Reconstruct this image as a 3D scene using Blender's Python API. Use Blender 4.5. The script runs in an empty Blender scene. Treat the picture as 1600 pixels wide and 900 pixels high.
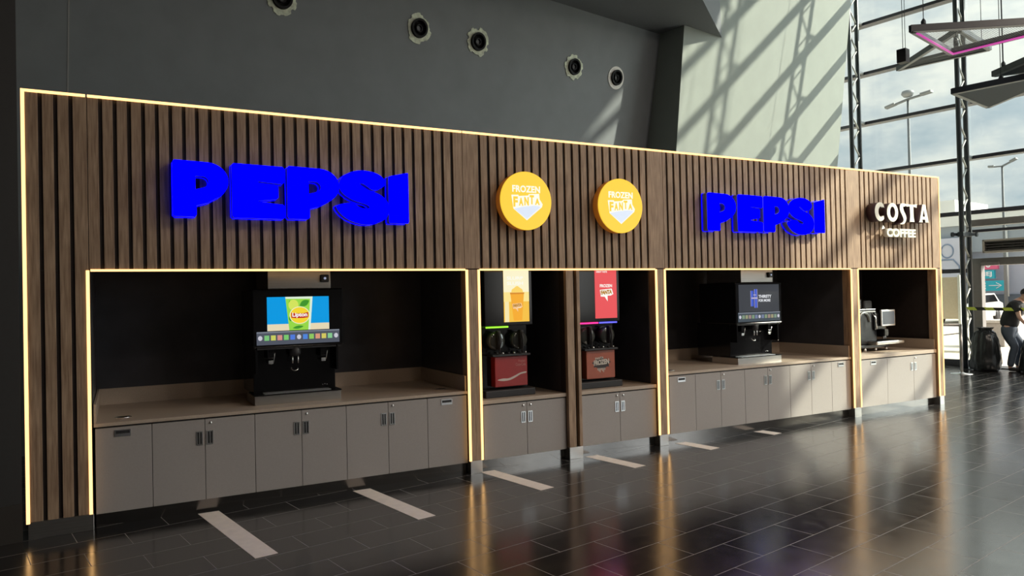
import bpy, bmesh, math, random
from math import sin, cos, radians, pi, tan
from mathutils import Vector, Matrix, Euler

random.seed(7)
SC = bpy.context.scene
COL = SC.collection

# ------------------------------------------------------------------ camera
YAW, PITCH, ROLL = radians(28.2908), radians(0.6974), radians(-1.2707)
cam_data = bpy.data.cameras.new('camera')
cam_data.sensor_width = 36.0
cam_data.lens = 1141.7 / 1600.0 * 36.0
cam_data.clip_end = 500
cam = bpy.data.objects.new('camera', cam_data)
COL.objects.link(cam)
F_ = Vector((sin(YAW) * cos(PITCH), cos(YAW) * cos(PITCH), sin(PITCH)))
r_ = Vector((cos(YAW), -sin(YAW), 0))
u_ = r_.cross(F_)
R_ = r_ * cos(ROLL) + u_ * sin(ROLL)
U_ = -r_ * sin(ROLL) + u_ * cos(ROLL)
mw = Matrix((R_, U_, -F_)).transposed().to_4x4()
mw.translation = Vector((0.6247, -6.6086, 1.75))
cam.matrix_world = mw
SC.camera = cam

# ------------------------------------------------------------------ look
SC.view_settings.view_transform = 'Standard'
SC.view_settings.look = 'None'
SC.view_settings.gamma = 1.0
SC.view_settings.exposure = 0.0
SC.view_settings.use_curve_mapping = False

PHI = radians(9.96)                       # the hall's own grid is turned against the kiosk
EV = Vector((cos(PHI), sin(PHI), 0))
NV = Vector((-sin(PHI), cos(PHI), 0))


def W(u, v, z=0.0):
    p = EV * u + NV * v
    return Vector((p.x, p.y, z))


# ------------------------------------------------------------------ world: cloudy bright sky
world = bpy.data.worlds.new('sky')
SC.world = world
world.use_nodes = True
nt = world.node_tree
nt.nodes.clear()
wo = nt.nodes.new('ShaderNodeOutputWorld')
wb = nt.nodes.new('ShaderNodeBackground')
tc = nt.nodes.new('ShaderNodeTexCoord')
mp = nt.nodes.new('ShaderNodeMapping')
mp.inputs['Scale'].default_value = (1.0, 1.0, 2.2)
mp.inputs['Location'].default_value = (0.35, 0.1, 0.2)
nz = nt.nodes.new('ShaderNodeTexNoise')
nz.inputs['Scale'].default_value = 6.0
nz.inputs['Detail'].default_value = 6
nz.inputs['Roughness'].default_value = 0.56
rp = nt.nodes.new('ShaderNodeValToRGB')
rp.color_ramp.elements[0].position = 0.40
rp.color_ramp.elements[0].color = (0.50, 0.58, 0.63, 1)
rp.color_ramp.elements[1].position = 0.62
rp.color_ramp.elements[1].color = (0.96, 0.94, 0.87, 1)
e2 = rp.color_ramp.elements.new(0.5)
e2.color = (0.68, 0.72, 0.73, 1)
nt.links.new(tc.outputs['Generated'], mp.inputs['Vector'])
nt.links.new(mp.outputs['Vector'], nz.inputs['Vector'])
nt.links.new(nz.outputs['Fac'], rp.inputs['Fac'])
# the sky brightens round the sun, which stands to the right, out of the frame
SUN_R = 0.9
sun_dir = (EV * -1.0 + NV * SUN_R + Vector((0, 0, -0.853))).normalized()
nrm = nt.nodes.new('ShaderNodeVectorMath')
nrm.operation = 'NORMALIZE'
dt = nt.nodes.new('ShaderNodeVectorMath')
dt.operation = 'DOT_PRODUCT'
dt.inputs[1].default_value = -sun_dir
cl = nt.nodes.new('ShaderNodeMath')
cl.operation = 'MAXIMUM'
cl.inputs[1].default_value = 0.0
pw = nt.nodes.new('ShaderNodeMath')
pw.operation = 'POWER'
pw.inputs[1].default_value = 7.0
ml = nt.nodes.new('ShaderNodeMath')
ml.operation = 'MULTIPLY_ADD'
ml.inputs[1].default_value = 11.0
ml.inputs[2].default_value = 1.0
nt.links.new(tc.outputs['Generated'], nrm.inputs[0])
nt.links.new(nrm.outputs['Vector'], dt.inputs[0])
nt.links.new(dt.outputs['Value'], cl.inputs[0])
nt.links.new(cl.outputs['Value'], pw.inputs[0])
nt.links.new(pw.outputs['Value'], ml.inputs[0])
nt.links.new(ml.outputs['Value'], wb.inputs['Strength'])
nt.links.new(rp.outputs['Color'], wb.inputs['Color'])
nt.links.new(wb.outputs['Background'], wo.inputs['Surface'])

# ------------------------------------------------------------------ sun through the glass front
sd = bpy.data.lights.new('sun', 'SUN')
sd.energy = 8.8
sd.angle = radians(0.8)
sd.color = (1.0, 0.90, 0.74)
sun = bpy.data.objects.new('sun', sd)
sun.rotation_euler = sun_dir.to_track_quat('-Z', 'Y').to_euler()
sun.location = W(20, -6, 15)
COL.objects.link(sun)

# fill lights added to brighten the hall (unseen, above and behind the viewer)
FILL_LAMPS = [(3.0, -7.6, 7.6, 55), (7.0, -7.6, 7.6, 170), (0.5, -10.0, 7.6, 30), (6.5, -10.5, 7.6, 110), (11.0, -7.6, 7.6, 330), (14.5, -9.5, 7.6, 160)]

# ------------------------------------------------------------------ materials
MATS = {}


def principled(name):
    m = bpy.data.materials.new(name)
    m.use_nodes = True
    n = m.node_tree.nodes
    return m, m.node_tree, n['Principled BSDF']


def mat(name, col, rough=0.5, metal=0.0, noise=0.0, nscale=20.0, bump=0.0, emit=None, estr=0.0, stretch=(1, 1, 1),
        coat=0.0, spec=0.5):
    if name in MATS:
        return MATS[name]
    m, t, p = principled(name)
    p.inputs['Base Color'].default_value = (*col, 1)
    p.inputs['Roughness'].default_value = rough
    p.inputs['Metallic'].default_value = metal
    p.inputs['Specular IOR Level'].default_value = spec
    if coat:
        p.inputs['Coat Weight'].default_value = coat
        p.inputs['Coat Roughness'].default_value = 0.05
    if emit:
        p.inputs['Emission Color'].default_value = (*emit, 1)
        p.inputs['Emission Strength'].default_value = estr
    if noise or bump:
        c = t.nodes.new('ShaderNodeTexCoord')
        q = t.nodes.new('ShaderNodeMapping')
        q.inputs['Scale'].default_value = stretch
        z = t.nodes.new('ShaderNodeTexNoise')
        z.inputs['Scale'].default_value = nscale
        z.inputs['Detail'].default_value = 5
        t.links.new(c.outputs['Object'], q.inputs['Vector'])
        t.links.new(q.outputs['Vector'], z.inputs['Vector'])
        if noise:
            r = t.nodes.new('ShaderNodeValToRGB')
            r.color_ramp.elements[0].position = 0.3
            r.color_ramp.elements[1].position = 0.7
            r.color_ramp.elements[0].color = (*[x * (1 - noise) for x in col], 1)
            r.color_ramp.elements[1].color = (*[min(1, x * (1 + noise)) for x in col], 1)
            t.links.new(z.outputs['Fac'], r.inputs['Fac'])
            t.links.new(r.outputs['Color'], p.inputs['Base Color'])
        if bump:
            b = t.nodes.new('ShaderNodeBump')
            b.inputs['Strength'].default_value = bump
            b.inputs['Distance'].default_value = 0.01
            t.links.new(z.outputs['Fac'], b.inputs['Height'])
            t.links.new(b.outputs['Normal'], p.inputs['Normal'])
    MATS[name] = m
    return m


def emis(name, col, s, base=(0.01, 0.01, 0.01), rough=0.3, spec=0.3):
    return mat(name, base, rough, emit=col, estr=s, spec=spec)


def wood_material():
    m, t, p = principled('oak_laminate')
    c = t.nodes.new('ShaderNodeTexCoord')
    q = t.nodes.new('ShaderNodeMapping')
    q.inputs['Scale'].default_value = (1.0, 1.0, 0.06)
    z = t.nodes.new('ShaderNodeTexNoise')
    z.inputs['Scale'].default_value = 60
    z.inputs['Detail'].default_value = 6
    z2 = t.nodes.new('ShaderNodeTexNoise')
    z2.inputs['Scale'].default_value = 3.3
    z2.inputs['Detail'].default_value = 3
    r = t.nodes.new('ShaderNodeValToRGB')
    r.color_ramp.elements[0].position = 0.3
    r.color_ramp.elements[0].color = (0.235, 0.150, 0.092, 1)
    r.color_ramp.elements[1].position = 0.72
    r.color_ramp.elements[1].color = (0.50, 0.355, 0.235, 1)
    mx = t.nodes.new('ShaderNodeMix')
    mx.data_type = 'RGBA'
    mx.blend_type = 'MULTIPLY'
    mx.inputs['Factor'].default_value = 0.55
    r2 = t.nodes.new('ShaderNodeValToRGB')
    r2.color_ramp.elements[0].position = 0.35
    r2.color_ramp.elements[0].color = (0.66, 0.62, 0.6, 1)
    r2.color_ramp.elements[1].position = 0.65
    r2.color_ramp.elements[1].color = (1, 1, 1, 1)
    t.links.new(c.outputs['Object'], q.inputs['Vector'])
    t.links.new(q.outputs['Vector'], z.inputs['Vector'])
    t.links.new(c.outputs['Object'], z2.inputs['Vector'])
    t.links.new(z.outputs['Fac'], r.inputs['Fac'])
    t.links.new(z2.outputs['Fac'], r2.inputs['Fac'])
    t.links.new(r.outputs['Color'], mx.inputs['A'])
    t.links.new(r2.outputs['Color'], mx.inputs['B'])
    t.links.new(mx.outputs['Result'], p.inputs['Base Color'])
    p.inputs['Roughness'].default_value = 0.55
    b = t.nodes.new('ShaderNodeBump')
    b.inputs['Strength'].default_value = 0.25
    b.inputs['Distance'].default_value = 0.002
    t.links.new(z.outputs['Fac'], b.inputs['Height'])
    t.links.new(b.outputs['Normal'], p.inputs['Normal'])
    return m


def floor_material():
    m, t, p = principled('black_floor_tiles')
    c = t.nodes.new('ShaderNodeTexCoord')
    q = t.nodes.new('ShaderNodeMapping')          # object space of the floor is already the hall grid
    q.inputs['Location'].default_value = (0.04 + 0.6325 * 20, 0.01 + 0.3164 * 61, 0)
    br = t.nodes.new('ShaderNodeTexBrick')
    br.offset = 0.5
    br.offset_frequency = 2
    br.inputs['Scale'].default_value = 1.0
    br.inputs['Brick Width'].default_value = 0.6325
    br.inputs['Row Height'].default_value = 0.3164
    br.inputs['Mortar Size'].default_value = 0.0024
    br.inputs['Mortar Smooth'].default_value = 0.15
    br.inputs['Bias'].default_value = 0.0
    br.inputs['Color1'].default_value = (0.010, 0.010, 0.011, 1)
    br.inputs['Color2'].default_value = (0.019, 0.018, 0.018, 1)
    br.inputs['Mortar'].default_value = (0.17, 0.155, 0.14, 1)
    z = t.nodes.new('ShaderNodeTexNoise')
    z.inputs['Scale'].default_value = 7
    z.inputs['Detail'].default_value = 7
    z.inputs['Roughness'].default_value = 0.65
    mr = t.nodes.new('ShaderNodeMapRange')
    mr.inputs['From Min'].default_value = 0.3
    mr.inputs['From Max'].default_value = 0.7
    mr.inputs['To Min'].default_value = 0.15
    mr.inputs['To Max'].default_value = 0.21
    ad = t.nodes.new('ShaderNodeMath')
    ad.operation = 'MULTIPLY_ADD'
    ad.inputs[1].default_value = 0.45
    b = t.nodes.new('ShaderNodeBump')
    b.inputs['Strength'].default_value = 0.35
    b.inputs['Distance'].default_value = 0.0015
    b.invert = True
    t.links.new(c.outputs['Object'], q.inputs['Vector'])
    t.links.new(q.outputs['Vector'], br.inputs['Vector'])
    t.links.new(c.outputs['Object'], z.inputs['Vector'])
    t.links.new(z.outputs['Fac'], mr.inputs['Value'])
    t.links.new(br.outputs['Color'], p.inputs['Base Color'])
    t.links.new(br.outputs['Fac'], ad.inputs[0])
    t.links.new(mr.outputs['Result'], ad.inputs[2])
    t.links.new(ad.outputs['Value'], p.inputs['Roughness'])
    t.links.new(br.outputs['Fac'], b.inputs['Height'])
    t.links.new(b.outputs['Normal'], p.inputs['Normal'])
    p.inputs['IOR'].default_value = 3.5
    return m


def glass_material(name, tint=(0.93, 0.97, 0.96), refl=0.05):
    m = bpy.data.materials.new(name)
    m.use_nodes = True
    t = m.node_tree
    t.nodes.clear()
    o = t.nodes.new('ShaderNodeOutputMaterial')
    tr = t.nodes.new('ShaderNodeBsdfTransparent')
    tr.inputs['Color'].default_value = (*tint, 1)
    gl = t.nodes.new('ShaderNodeBsdfGlossy')
    gl.inputs['Roughness'].default_value = 0.02
    lw = t.nodes.new('ShaderNodeLayerWeight')
    lw.inputs['Blend'].default_value = 0.5
    p5 = t.nodes.new('ShaderNodeMath')
    p5.operation = 'POWER'
    p5.inputs[1].default_value = 5
    fr = t.nodes.new('ShaderNodeMath')
    fr.operation = 'MULTIPLY_ADD'
    fr.inputs[1].default_value = 0.8
    fr.inputs[2].default_value = 0.03
    t.links.new(lw.outputs['Facing'], p5.inputs[0])
    t.links.new(p5.outputs['Value'], fr.inputs[0])
    mx = t.nodes.new('ShaderNodeMixShader')
    t.links.new(fr.outputs['Value'], mx.inputs['Fac'])
    t.links.new(tr.outputs['BSDF'], mx.inputs[1])
    t.links.new(gl.outputs['BSDF'], mx.inputs[2])
    t.links.new(mx.outputs['Shader'], o.inputs['Surface'])
    return m


def mesh_material():
    """woven wire mesh: real openings between fine strands"""
    m = bpy.data.materials.new('wire_mesh')
    m.use_nodes = True
    t = m.node_tree
    t.nodes.clear()
    o = t.nodes.new('ShaderNodeOutputMaterial')
    tr = t.nodes.new('ShaderNodeBsdfTransparent')
    df = t.nodes.new('ShaderNodeBsdfDiffuse')
    df.inputs['Color'].default_value = (0.35, 0.36, 0.36, 1)
    c = t.nodes.new('ShaderNodeTexCoord')
    br = t.nodes.new('ShaderNodeTexBrick')
    br.offset = 0
    br.inputs['Scale'].default_value = 1
    br.inputs['Brick Width'].default_value = 0.03
    br.inputs['Row Height'].default_value = 0.03
    br.inputs['Mortar Size'].default_value = 0.0018
    mx = t.nodes.new('ShaderNodeMixShader')
    t.links.new(c.outputs['Object'], br.inputs['Vector'])
    t.links.new(br.outputs['Fac'], mx.inputs['Fac'])
    t.links.new(tr.outputs['BSDF'], mx.inputs[1])
    t.links.new(df.outputs['BSDF'], mx.inputs[2])
    t.links.new(mx.outputs['Shader'], o.inputs['Surface'])
    return m


WOOD = wood_material()
FLOOR = floor_material()
GLASS = glass_material('clear_glass')
MESH = mesh_material()
BLACKBOARD = mat('dark_backing_board', (0.020, 0.013, 0.011), 0.7, noise=0.2)
NICHE = mat('black_laminate', (0.058, 0.058, 0.066), 0.30, noise=0.15, nscale=4, spec=0.25)
DOOR = mat('greige_laminate', (0.34, 0.315, 0.298), 0.42, noise=0.03, nscale=90)
STONE = mat('greige_worktop', (0.44, 0.36, 0.285), 0.36, noise=0.12, nscale=140)
STEEL = mat('brushed_steel', (0.55, 0.53, 0.50), 0.30, 1.0, noise=0.1, nscale=60, stretch=(0.05, 0.05, 4))
MIRROR = mat('polished_steel_kick', (0.25, 0.235, 0.22), 0.15, 1.0, noise=0.06, nscale=8)
CHROME = mat('chrome', (0.85, 0.85, 0.85), 0.28, 1.0, noise=0.02, nscale=50)
BLACKGLOSS = mat('black_gloss_plastic', (0.006, 0.006, 0.007), 0.12, noise=0.1, nscale=30, spec=0.35)
BLACKMATT = mat('black_matt_plastic', (0.02, 0.02, 0.022), 0.55, noise=0.15, nscale=60)
GREYPL = mat('grey_acrylic', (0.22, 0.21, 0.22), 0.4, noise=0.05)
LED = emis('warm_led', (1.0, 0.57, 0.22), 2.3)
BLUE = emis('blue_lit_acrylic', (0.0, 0.0, 1.0), 3.0, base=(0.0, 0.0, 0.0), spec=0)
YELLOW = emis('yellow_lit_acrylic', (1.0, 0.66, 0.055), 0.90, base=(0.3, 0.16, 0.01))
WHITELIT = emis('white_lit_print', (1.0, 0.95, 0.80), 0.9, base=(0.3, 0.3, 0.3))
ICELIT = emis('pale_blue_lit_print', (0.66, 0.76, 0.92), 0.9, base=(0.3, 0.3, 0.3))
WALLD = mat('shaded_grey_plaster', (0.20, 0.22, 0.235), 0.75, noise=0.05, nscale=3, bump=0.05)  # same plaster as the grey-green wall; slab shade is put into this darker colour
WALLL = mat('grey_green_plaster', (0.25, 0.28, 0.255), 0.7, noise=0.04, nscale=2.5, bump=0.04)
WALLB = mat('near_black_plaster', (0.018, 0.017, 0.016), 0.6, noise=0.1)
CEIL = mat('grey_soffit', (0.13, 0.14, 0.15), 0.8, noise=0.04)
CREAM = mat('cream_stone', (0.90, 0.82, 0.74), 0.4, noise=0.06, nscale=12)
FRAME = mat('blue_grey_steel_paint', (0.035, 0.045, 0.052), 0.4, 0.2, noise=0.1, nscale=15)
TRUSSDIAG = mat('pale_steel_paint', (0.42, 0.43, 0.40), 0.4, 0.3, noise=0.08)
DOORFR = mat('grey_door_frame', (0.23, 0.22, 0.21), 0.45, 0.2, noise=0.05)
WHITEPL = mat('white_paint', (0.72, 0.70, 0.64), 0.5, noise=0.04)
SIGNW = mat('ivory_sign_letters', (0.80, 0.79, 0.68), 0.4, noise=0.02)
SIGNSIDE = mat('maroon_sign_sides', (0.06, 0.03, 0.035), 0.5, noise=0.05)
BAG = mat('black_bin_liner', (0.010, 0.012, 0.013), 0.32, noise=0.2, nscale=8, bump=0.5)
SKIN = mat('skin', (0.52, 0.33, 0.25), 0.55, noise=0.06, nscale=30)
TEE = mat('black_cotton', (0.02, 0.022, 0.025), 0.85, noise=0.15, nscale=60)
JEANS = mat('blue_denim', (0.055, 0.075, 0.105), 0.85, noise=0.2, nscale=120)
SHOE = mat('dark_trainers', (0.02, 0.02, 0.02), 0.6, noise=0.1)
HAIR = mat('cap_dark', (0.015, 0.015, 0.016), 0.8, noise=0.1)


# ------------------------------------------------------------------ builders
class Thing:
    """an Empty at the base of a thing; its parts are written in frame coordinates (world, or the hall grid u,v,z)"""
    def __init__(s, name, label, cat, base, grid=False, group=None):
        s.base = Vector(base)
        s.grid = grid
        o = bpy.data.objects.new(name, None)
        o.empty_display_size = 0.1
        o.location = W(*base) if grid else s.base
        o.rotation_euler = (0, 0, PHI if grid else 0)
        COL.objects.link(o)
        o['label'] = label
        o['category'] = cat
        if group:
            o['group'] = group
        s.o = o


class MB:
    def __init__(s):
        s.bm = bmesh.new()

    def _bev(s, verts, w, seg=2):
        es = list({e for v in verts for e in v.link_edges})
        bmesh.ops.bevel(s.bm, geom=es, offset=w, segments=seg, affect='EDGES', profile=0.5, clamp_overlap=True)

    def box(s, x0, x1, y0, y1, z0, z1, bev=0.0):
        m = Matrix.Translation(((x0 + x1) / 2, (y0 + y1) / 2, (z0 + z1) / 2)) @ Matrix.Diagonal((abs(x1 - x0), abs(y1 - y0), abs(z1 - z0), 1))
        r = bmesh.ops.create_cube(s.bm, size=1, matrix=m)
        if bev:
            s._bev(r['verts'], bev)
        return s

    def obox(s, m, sx, sy, sz, bev=0.0):
        r = bmesh.ops.create_cube(s.bm, size=1, matrix=m @ Matrix.Diagonal((sx, sy, sz, 1)))
        if bev:
            s._bev(r['verts'], bev)
        return s

    def bar(s, p, q, w, h, bev=0.0):
        p, q = Vector(p), Vector(q)
        d = q - p
        m = Matrix.Translation((p + q) / 2) @ d.to_track_quat('Y', 'Z').to_matrix().to_4x4()
        return s.obox(m, w, d.length, h, bev)

    def tube(s, pts, r, seg=10, cap=True):
        pts = [Vector(p) for p in pts]
        rs = r if isinstance(r, (list, tuple)) else [r] * len(pts)
        rings = []
        up = None
        for i, p in enumerate(pts):
            a = pts[max(0, i - 1)]
            b = pts[min(len(pts) - 1, i + 1)]
            d = (b - a).normalized()
            if up is None:
                up = Vector((0, 0, 1)) if abs(d.z) < 0.9 else Vector((1, 0, 0))
            x = d.cross(up).normalized()
            up = x.cross(d).normalized()
            rings.append([s.bm.verts.new(p + (x * cos(2 * pi * k / seg) + up * sin(2 * pi * k / seg)) * rs[i]) for k in range(seg)])
        for i in range(len(rings) - 1):
            for k in range(seg):
                f = s.bm.faces.new((rings[i][k], rings[i][(k + 1) % seg], rings[i + 1][(k + 1) % seg], rings[i + 1][k]))
                f.smooth = True
        if cap:
            s.bm.faces.new(list(reversed(rings[0])))
            s.bm.faces.new(rings[-1])
        return s

    def lathe(s, prof, c, axis='z', seg=32, wob=None):
        c = Vector(c)
        rings = []
        for i, (r, h) in enumerate(prof):
            ring = []
            for k in range(seg):
                a = 2 * pi * k / seg
                rr = r * (wob(a, i) if wob else 1)
                if axis == 'z':
                    ring.append(s.bm.verts.new(c + Vector((rr * cos(a), rr * sin(a), h))))
                elif axis == 'y':
                    ring.append(s.bm.verts.new(c + Vector((rr * cos(a), h, rr * sin(a)))))
            rings.append(ring)
        for i in range(len(rings) - 1):
            for k in range(seg):
                f = s.bm.faces.new((rings[i][k], rings[i][(k + 1) % seg], rings[i + 1][(k + 1) % seg], rings[i + 1][k]))
                f.smooth = True
        if prof[0][0] > 1e-4:
            s.bm.faces.new(rings[0])
        if prof[-1][0] > 1e-4:
            s.bm.faces.new(rings[-1])
        return s

    def solid(s, poly, d):
        """prism: polygon (3-D points, in a plane) pushed by vector d"""
        d = Vector(d)
        a = [s.bm.verts.new(Vector(p)) for p in poly]
        b = [s.bm.verts.new(Vector(p) + d) for p in poly]
        s.bm.faces.new(a)
        s.bm.faces.new(list(reversed(b)))
        n = len(a)
        for i in range(n):
            s.bm.faces.new((a[i], b[i], b[(i + 1) % n], a[(i + 1) % n]))
        return s

    def hexa(s, a, b):
        """hexahedron from two quads"""
        A = [s.bm.verts.new(Vector(p)) for p in a]
        B = [s.bm.verts.new(Vector(p)) for p in b]
        s.bm.faces.new(A)
        s.bm.faces.new(list(reversed(B)))
        for i in range(4):
            s.bm.faces.new((A[i], B[i], B[(i + 1) % 4], A[(i + 1) % 4]))
        return s

    def add(s, me, M=None):
        if M is not None:
            me = me.copy()
            me.transform(M)
        s.bm.from_mesh(me)
        return s

    def build(s, name, m, parent=None, th=None, base=None, grid=False):
        """parent: object; th: the Thing whose frame the vertices are written in"""
        bmesh.ops.remove_doubles(s.bm, verts=s.bm.verts, dist=1e-6)
        bmesh.ops.recalc_face_normals(s.bm, faces=s.bm.faces)
        me = bpy.data.meshes.new(name)
        b = th.base if th else Vector(base or (0, 0, 0))
        bmesh.ops.translate(s.bm, verts=s.bm.verts, vec=-b)
        s.bm.to_mesh(me)
        s.bm.free()
        me.materials.append(m)
        o = bpy.data.objects.new(name, me)
        COL.objects.link(o)
        if parent is not None:
            o.parent = parent
        elif th:
            o.parent = th.o
        else:
            o.location = W(*b) if grid else b
            o.rotation_euler = (0, 0, PHI if grid else 0)
        return o


def tag(o, label, cat, group=None):
    o['label'] = label
    o['category'] = cat
    if group:
        o['group'] = group
    return o


def structure(o):
    o['kind'] = 'structure'
    return o


def part(th, name, m, fn, parent=None, label=None):
    b = MB()
    fn(b)
    o = b.build(name, m, parent=parent, th=th)
    if label:
        o['label'] = label
    return o


def curve_to_mesh(cu):
    o = bpy.data.objects.new('tmp', cu)
    COL.objects.link(o)
    dg = bpy.context.evaluated_depsgraph_get()
    me = bpy.data.meshes.new_from_object(o.evaluated_get(dg))
    bpy.data.objects.remove(o)
    return me


def glyph_mesh(loops, extrude, bevel=0.0, off=0.0):
    """flat glyph from closed loops (first outer, others holes) in x,y; thickness along z"""
    cu = bpy.data.curves.new('g', 'CURVE')
    cu.dimensions = '2D'
    cu.fill_mode = 'BOTH'
    cu.extrude = extrude / 2
    cu.bevel_depth = bevel
    cu.offset = off
    for lp in loops:
        sp = cu.splines.new('POLY')
        sp.points.add(len(lp) - 1)
        for i, (x, y) in enumerate(lp):
            sp.points[i].co = (x, y, 0, 1)
        sp.use_cyclic_u = True
    return curve_to_mesh(cu)


def text_mesh(txt, extrude=0.002, offset=0.0, spacing=1.0):
    cu = bpy.data.curves.new('t', 'FONT')
    cu.body = txt
    cu.size = 1.0
    cu.offset = offset
    cu.space_character = spacing
    cu.resolution_u = 4
    cu.extrude = 0.0005
    me = curve_to_mesh(cu)
    xs = [v.co.x for v in me.vertices]
    ys = [v.co.y for v in me.vertices]
    zs = [v.co.z for v in me.vertices]
    x0, x1, y0, y1 = min(xs), max(xs), min(ys), max(ys)
    z0, z1 = min(zs), max(zs)
    for v in me.vertices:
        v.co.x = (v.co.x - x0) / (x1 - x0)
        v.co.y = (v.co.y - y0) / (y1 - y0)
        v.co.z = (v.co.z - z0) / (z1 - z0) * extrude
    return me


def fmat(x0, x1, z0, z1, y, skew=0.0, lift=0.0):
    """maps a unit glyph (x,y; thickness z) onto the plane y=const facing -y"""
    M = Matrix(((x1 - x0, skew, 0, x0), (0, 0, -1, y), (lift, z1 - z0, 0, z0), (0, 0, 0, 1)))
    return M


def smooth(pts, n=4):
    out = []
    N = len(pts)
    for i in range(N):
        p0, p1, p2, p3 = [pts[(i + k - 1) % N] for k in range(4)]
        for j in range(n):
            t = j / n
            out.append(tuple(0.5 * ((2 * p1[k]) + (-p0[k] + p2[k]) * t + (2 * p0[k] - 5 * p1[k] + 4 * p2[k] - p3[k]) * t * t + (-p0[k] + 3 * p1[k] - 3 * p2[k] + p3[k]) * t ** 3) for k in range(2)))
    return out


def arc(cx, cy, rx, ry, a0, a1, n=10):
    return [(cx + rx * cos(radians(a0 + (a1 - a0) * i / n)), cy + ry * sin(radians(a0 + (a1 - a0) * i / n))) for i in range(n + 1)]


# ------------------------------------------------------------------ the hall
def hall():
    b = MB()
    b.box(-9, 17.6, -17, 6, -0.2, 0)
    structure(b.build('floor', FLOOR, base=(0, 0, 0), grid=True))

    def plane_wall(u0, u1, f, z0, z1, back):
        b = MB()
        b.hexa([(u0, f(z0), z0), (u1, f(z0), z0), (u1, f(z1), z1), (u0, f(z1), z1)],
               [(u0, back, z0), (u1, back, z0), (u1, back, z1), (u0, back, z1)])
        return b

    fd = lambda z: 3.75 - 0.19 * z
    fl = lambda z: 2.66 - 0.113 * z
    PH = [(3.06, 5.716), (5.128, 5.754), (6.199, 5.766), (8.262, 5.740), (9.322, 5.729)]
    structure(plane_wall(-8.5, 10.38, fd, -0.05, 9.5, 4.4).build('wall_back', WALLD, grid=True))
    structure(plane_wall(10.38, 16.26, fl, -0.05, 13.5, 4.4).build('wall_back', WALLL, grid=True))
    b = MB()      # fine vertical joint in the dark wall
    b.hexa([(0.66, fd(2) - .004, 2), (0.675, fd(2) - .004, 2), (0.675, fd(8) - .004, 8), (0.66, fd(8) - .004, 8)],
           [(0.66, fd(2) + .02, 2), (0.675, fd(2) + .02, 2), (0.675, fd(8) + .02, 8), (0.66, fd(8) + .02, 8)])
    structure(b.build('trim_1', mat('joint_grey', (0.30, 0.31, 0.30), 0.6), grid=True))
    # near-black wall left of the kiosk
    b = MB()
    b.box(-8.5, -0.035, 0.0, 0.5, -0.02, 9)
    structure(b.build('wall_left', WALLB, grid=True))
    b = MB()
    b.box(-8.5, -0.035, -0.012, 0.0, 0, 0.28)
    structure(b.build('baseboard_left', mat('dark_skirting', (0.03, 0.026, 0.022), 0.35), grid=True))
    # end walls
    b = MB()
    b.box(-9, -8.5, -17, 5, 0, 13.5)
    structure(b.build('wall_side', WALLD, grid=True))
    b = MB()     # behind the viewer: wall with an unseen opening added for fill light
    b.box(-9, 17.6, -17.4, -17, 0, 1.0)
    b.box(-9, 17.6, -17.4, -17, 6.0, 13.5)
    for u, du in ((-9, 18.0), (13, .6), (17, .6)):
        b.box(u, u + du, -17.4, -17, 1.0, 6.0)
    structure(b.build('wall_front', WALLD, grid=True))
    # soffit slab
    b = MB()
    poly = [(-8.5, 1.90), (11.52, 1.90), (4.6, -7.4), (-8.5, -7.4)]
    a = EV.to_2d() if False else None
    c = Vector((11.52, 1.90, 6.733))
    dd = Vector((-(0.8 * cos(PHI) + 0.6 * sin(PHI)), -(0.6 * cos(PHI) - 0.8 * sin(PHI)), 0))
    q = c + dd * 12.0
    b.solid([(-8.5, 3.0, 6.70), (10.3, 3.0, 6.70), (10.42, 1.90, 6.70), (11.52, 1.90, 6.70), (q.x, q.y, 6.70), (-8.5, q.y, 6.70)], (0, 0, 3.2))
    structure(b.build('ceiling', CEIL, grid=True))
    # high roof
    b = MB()
    b.box(-9, 17.9, -17.4, 5, 13.5, 13.8)
    structure(b.build('roof', CEIL, grid=True))
    return PH, fd


PH, FD = hall()


# ------------------------------------------------------------------ glass front
GU = 17.3
MZ = [2.97, 4.57, 5.78, 6.99, 8.20, 9.41, 10.62, 11.83]
BL_V = -9.9       # glass ends here; unseen wall beyond is added to cut the sun


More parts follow.
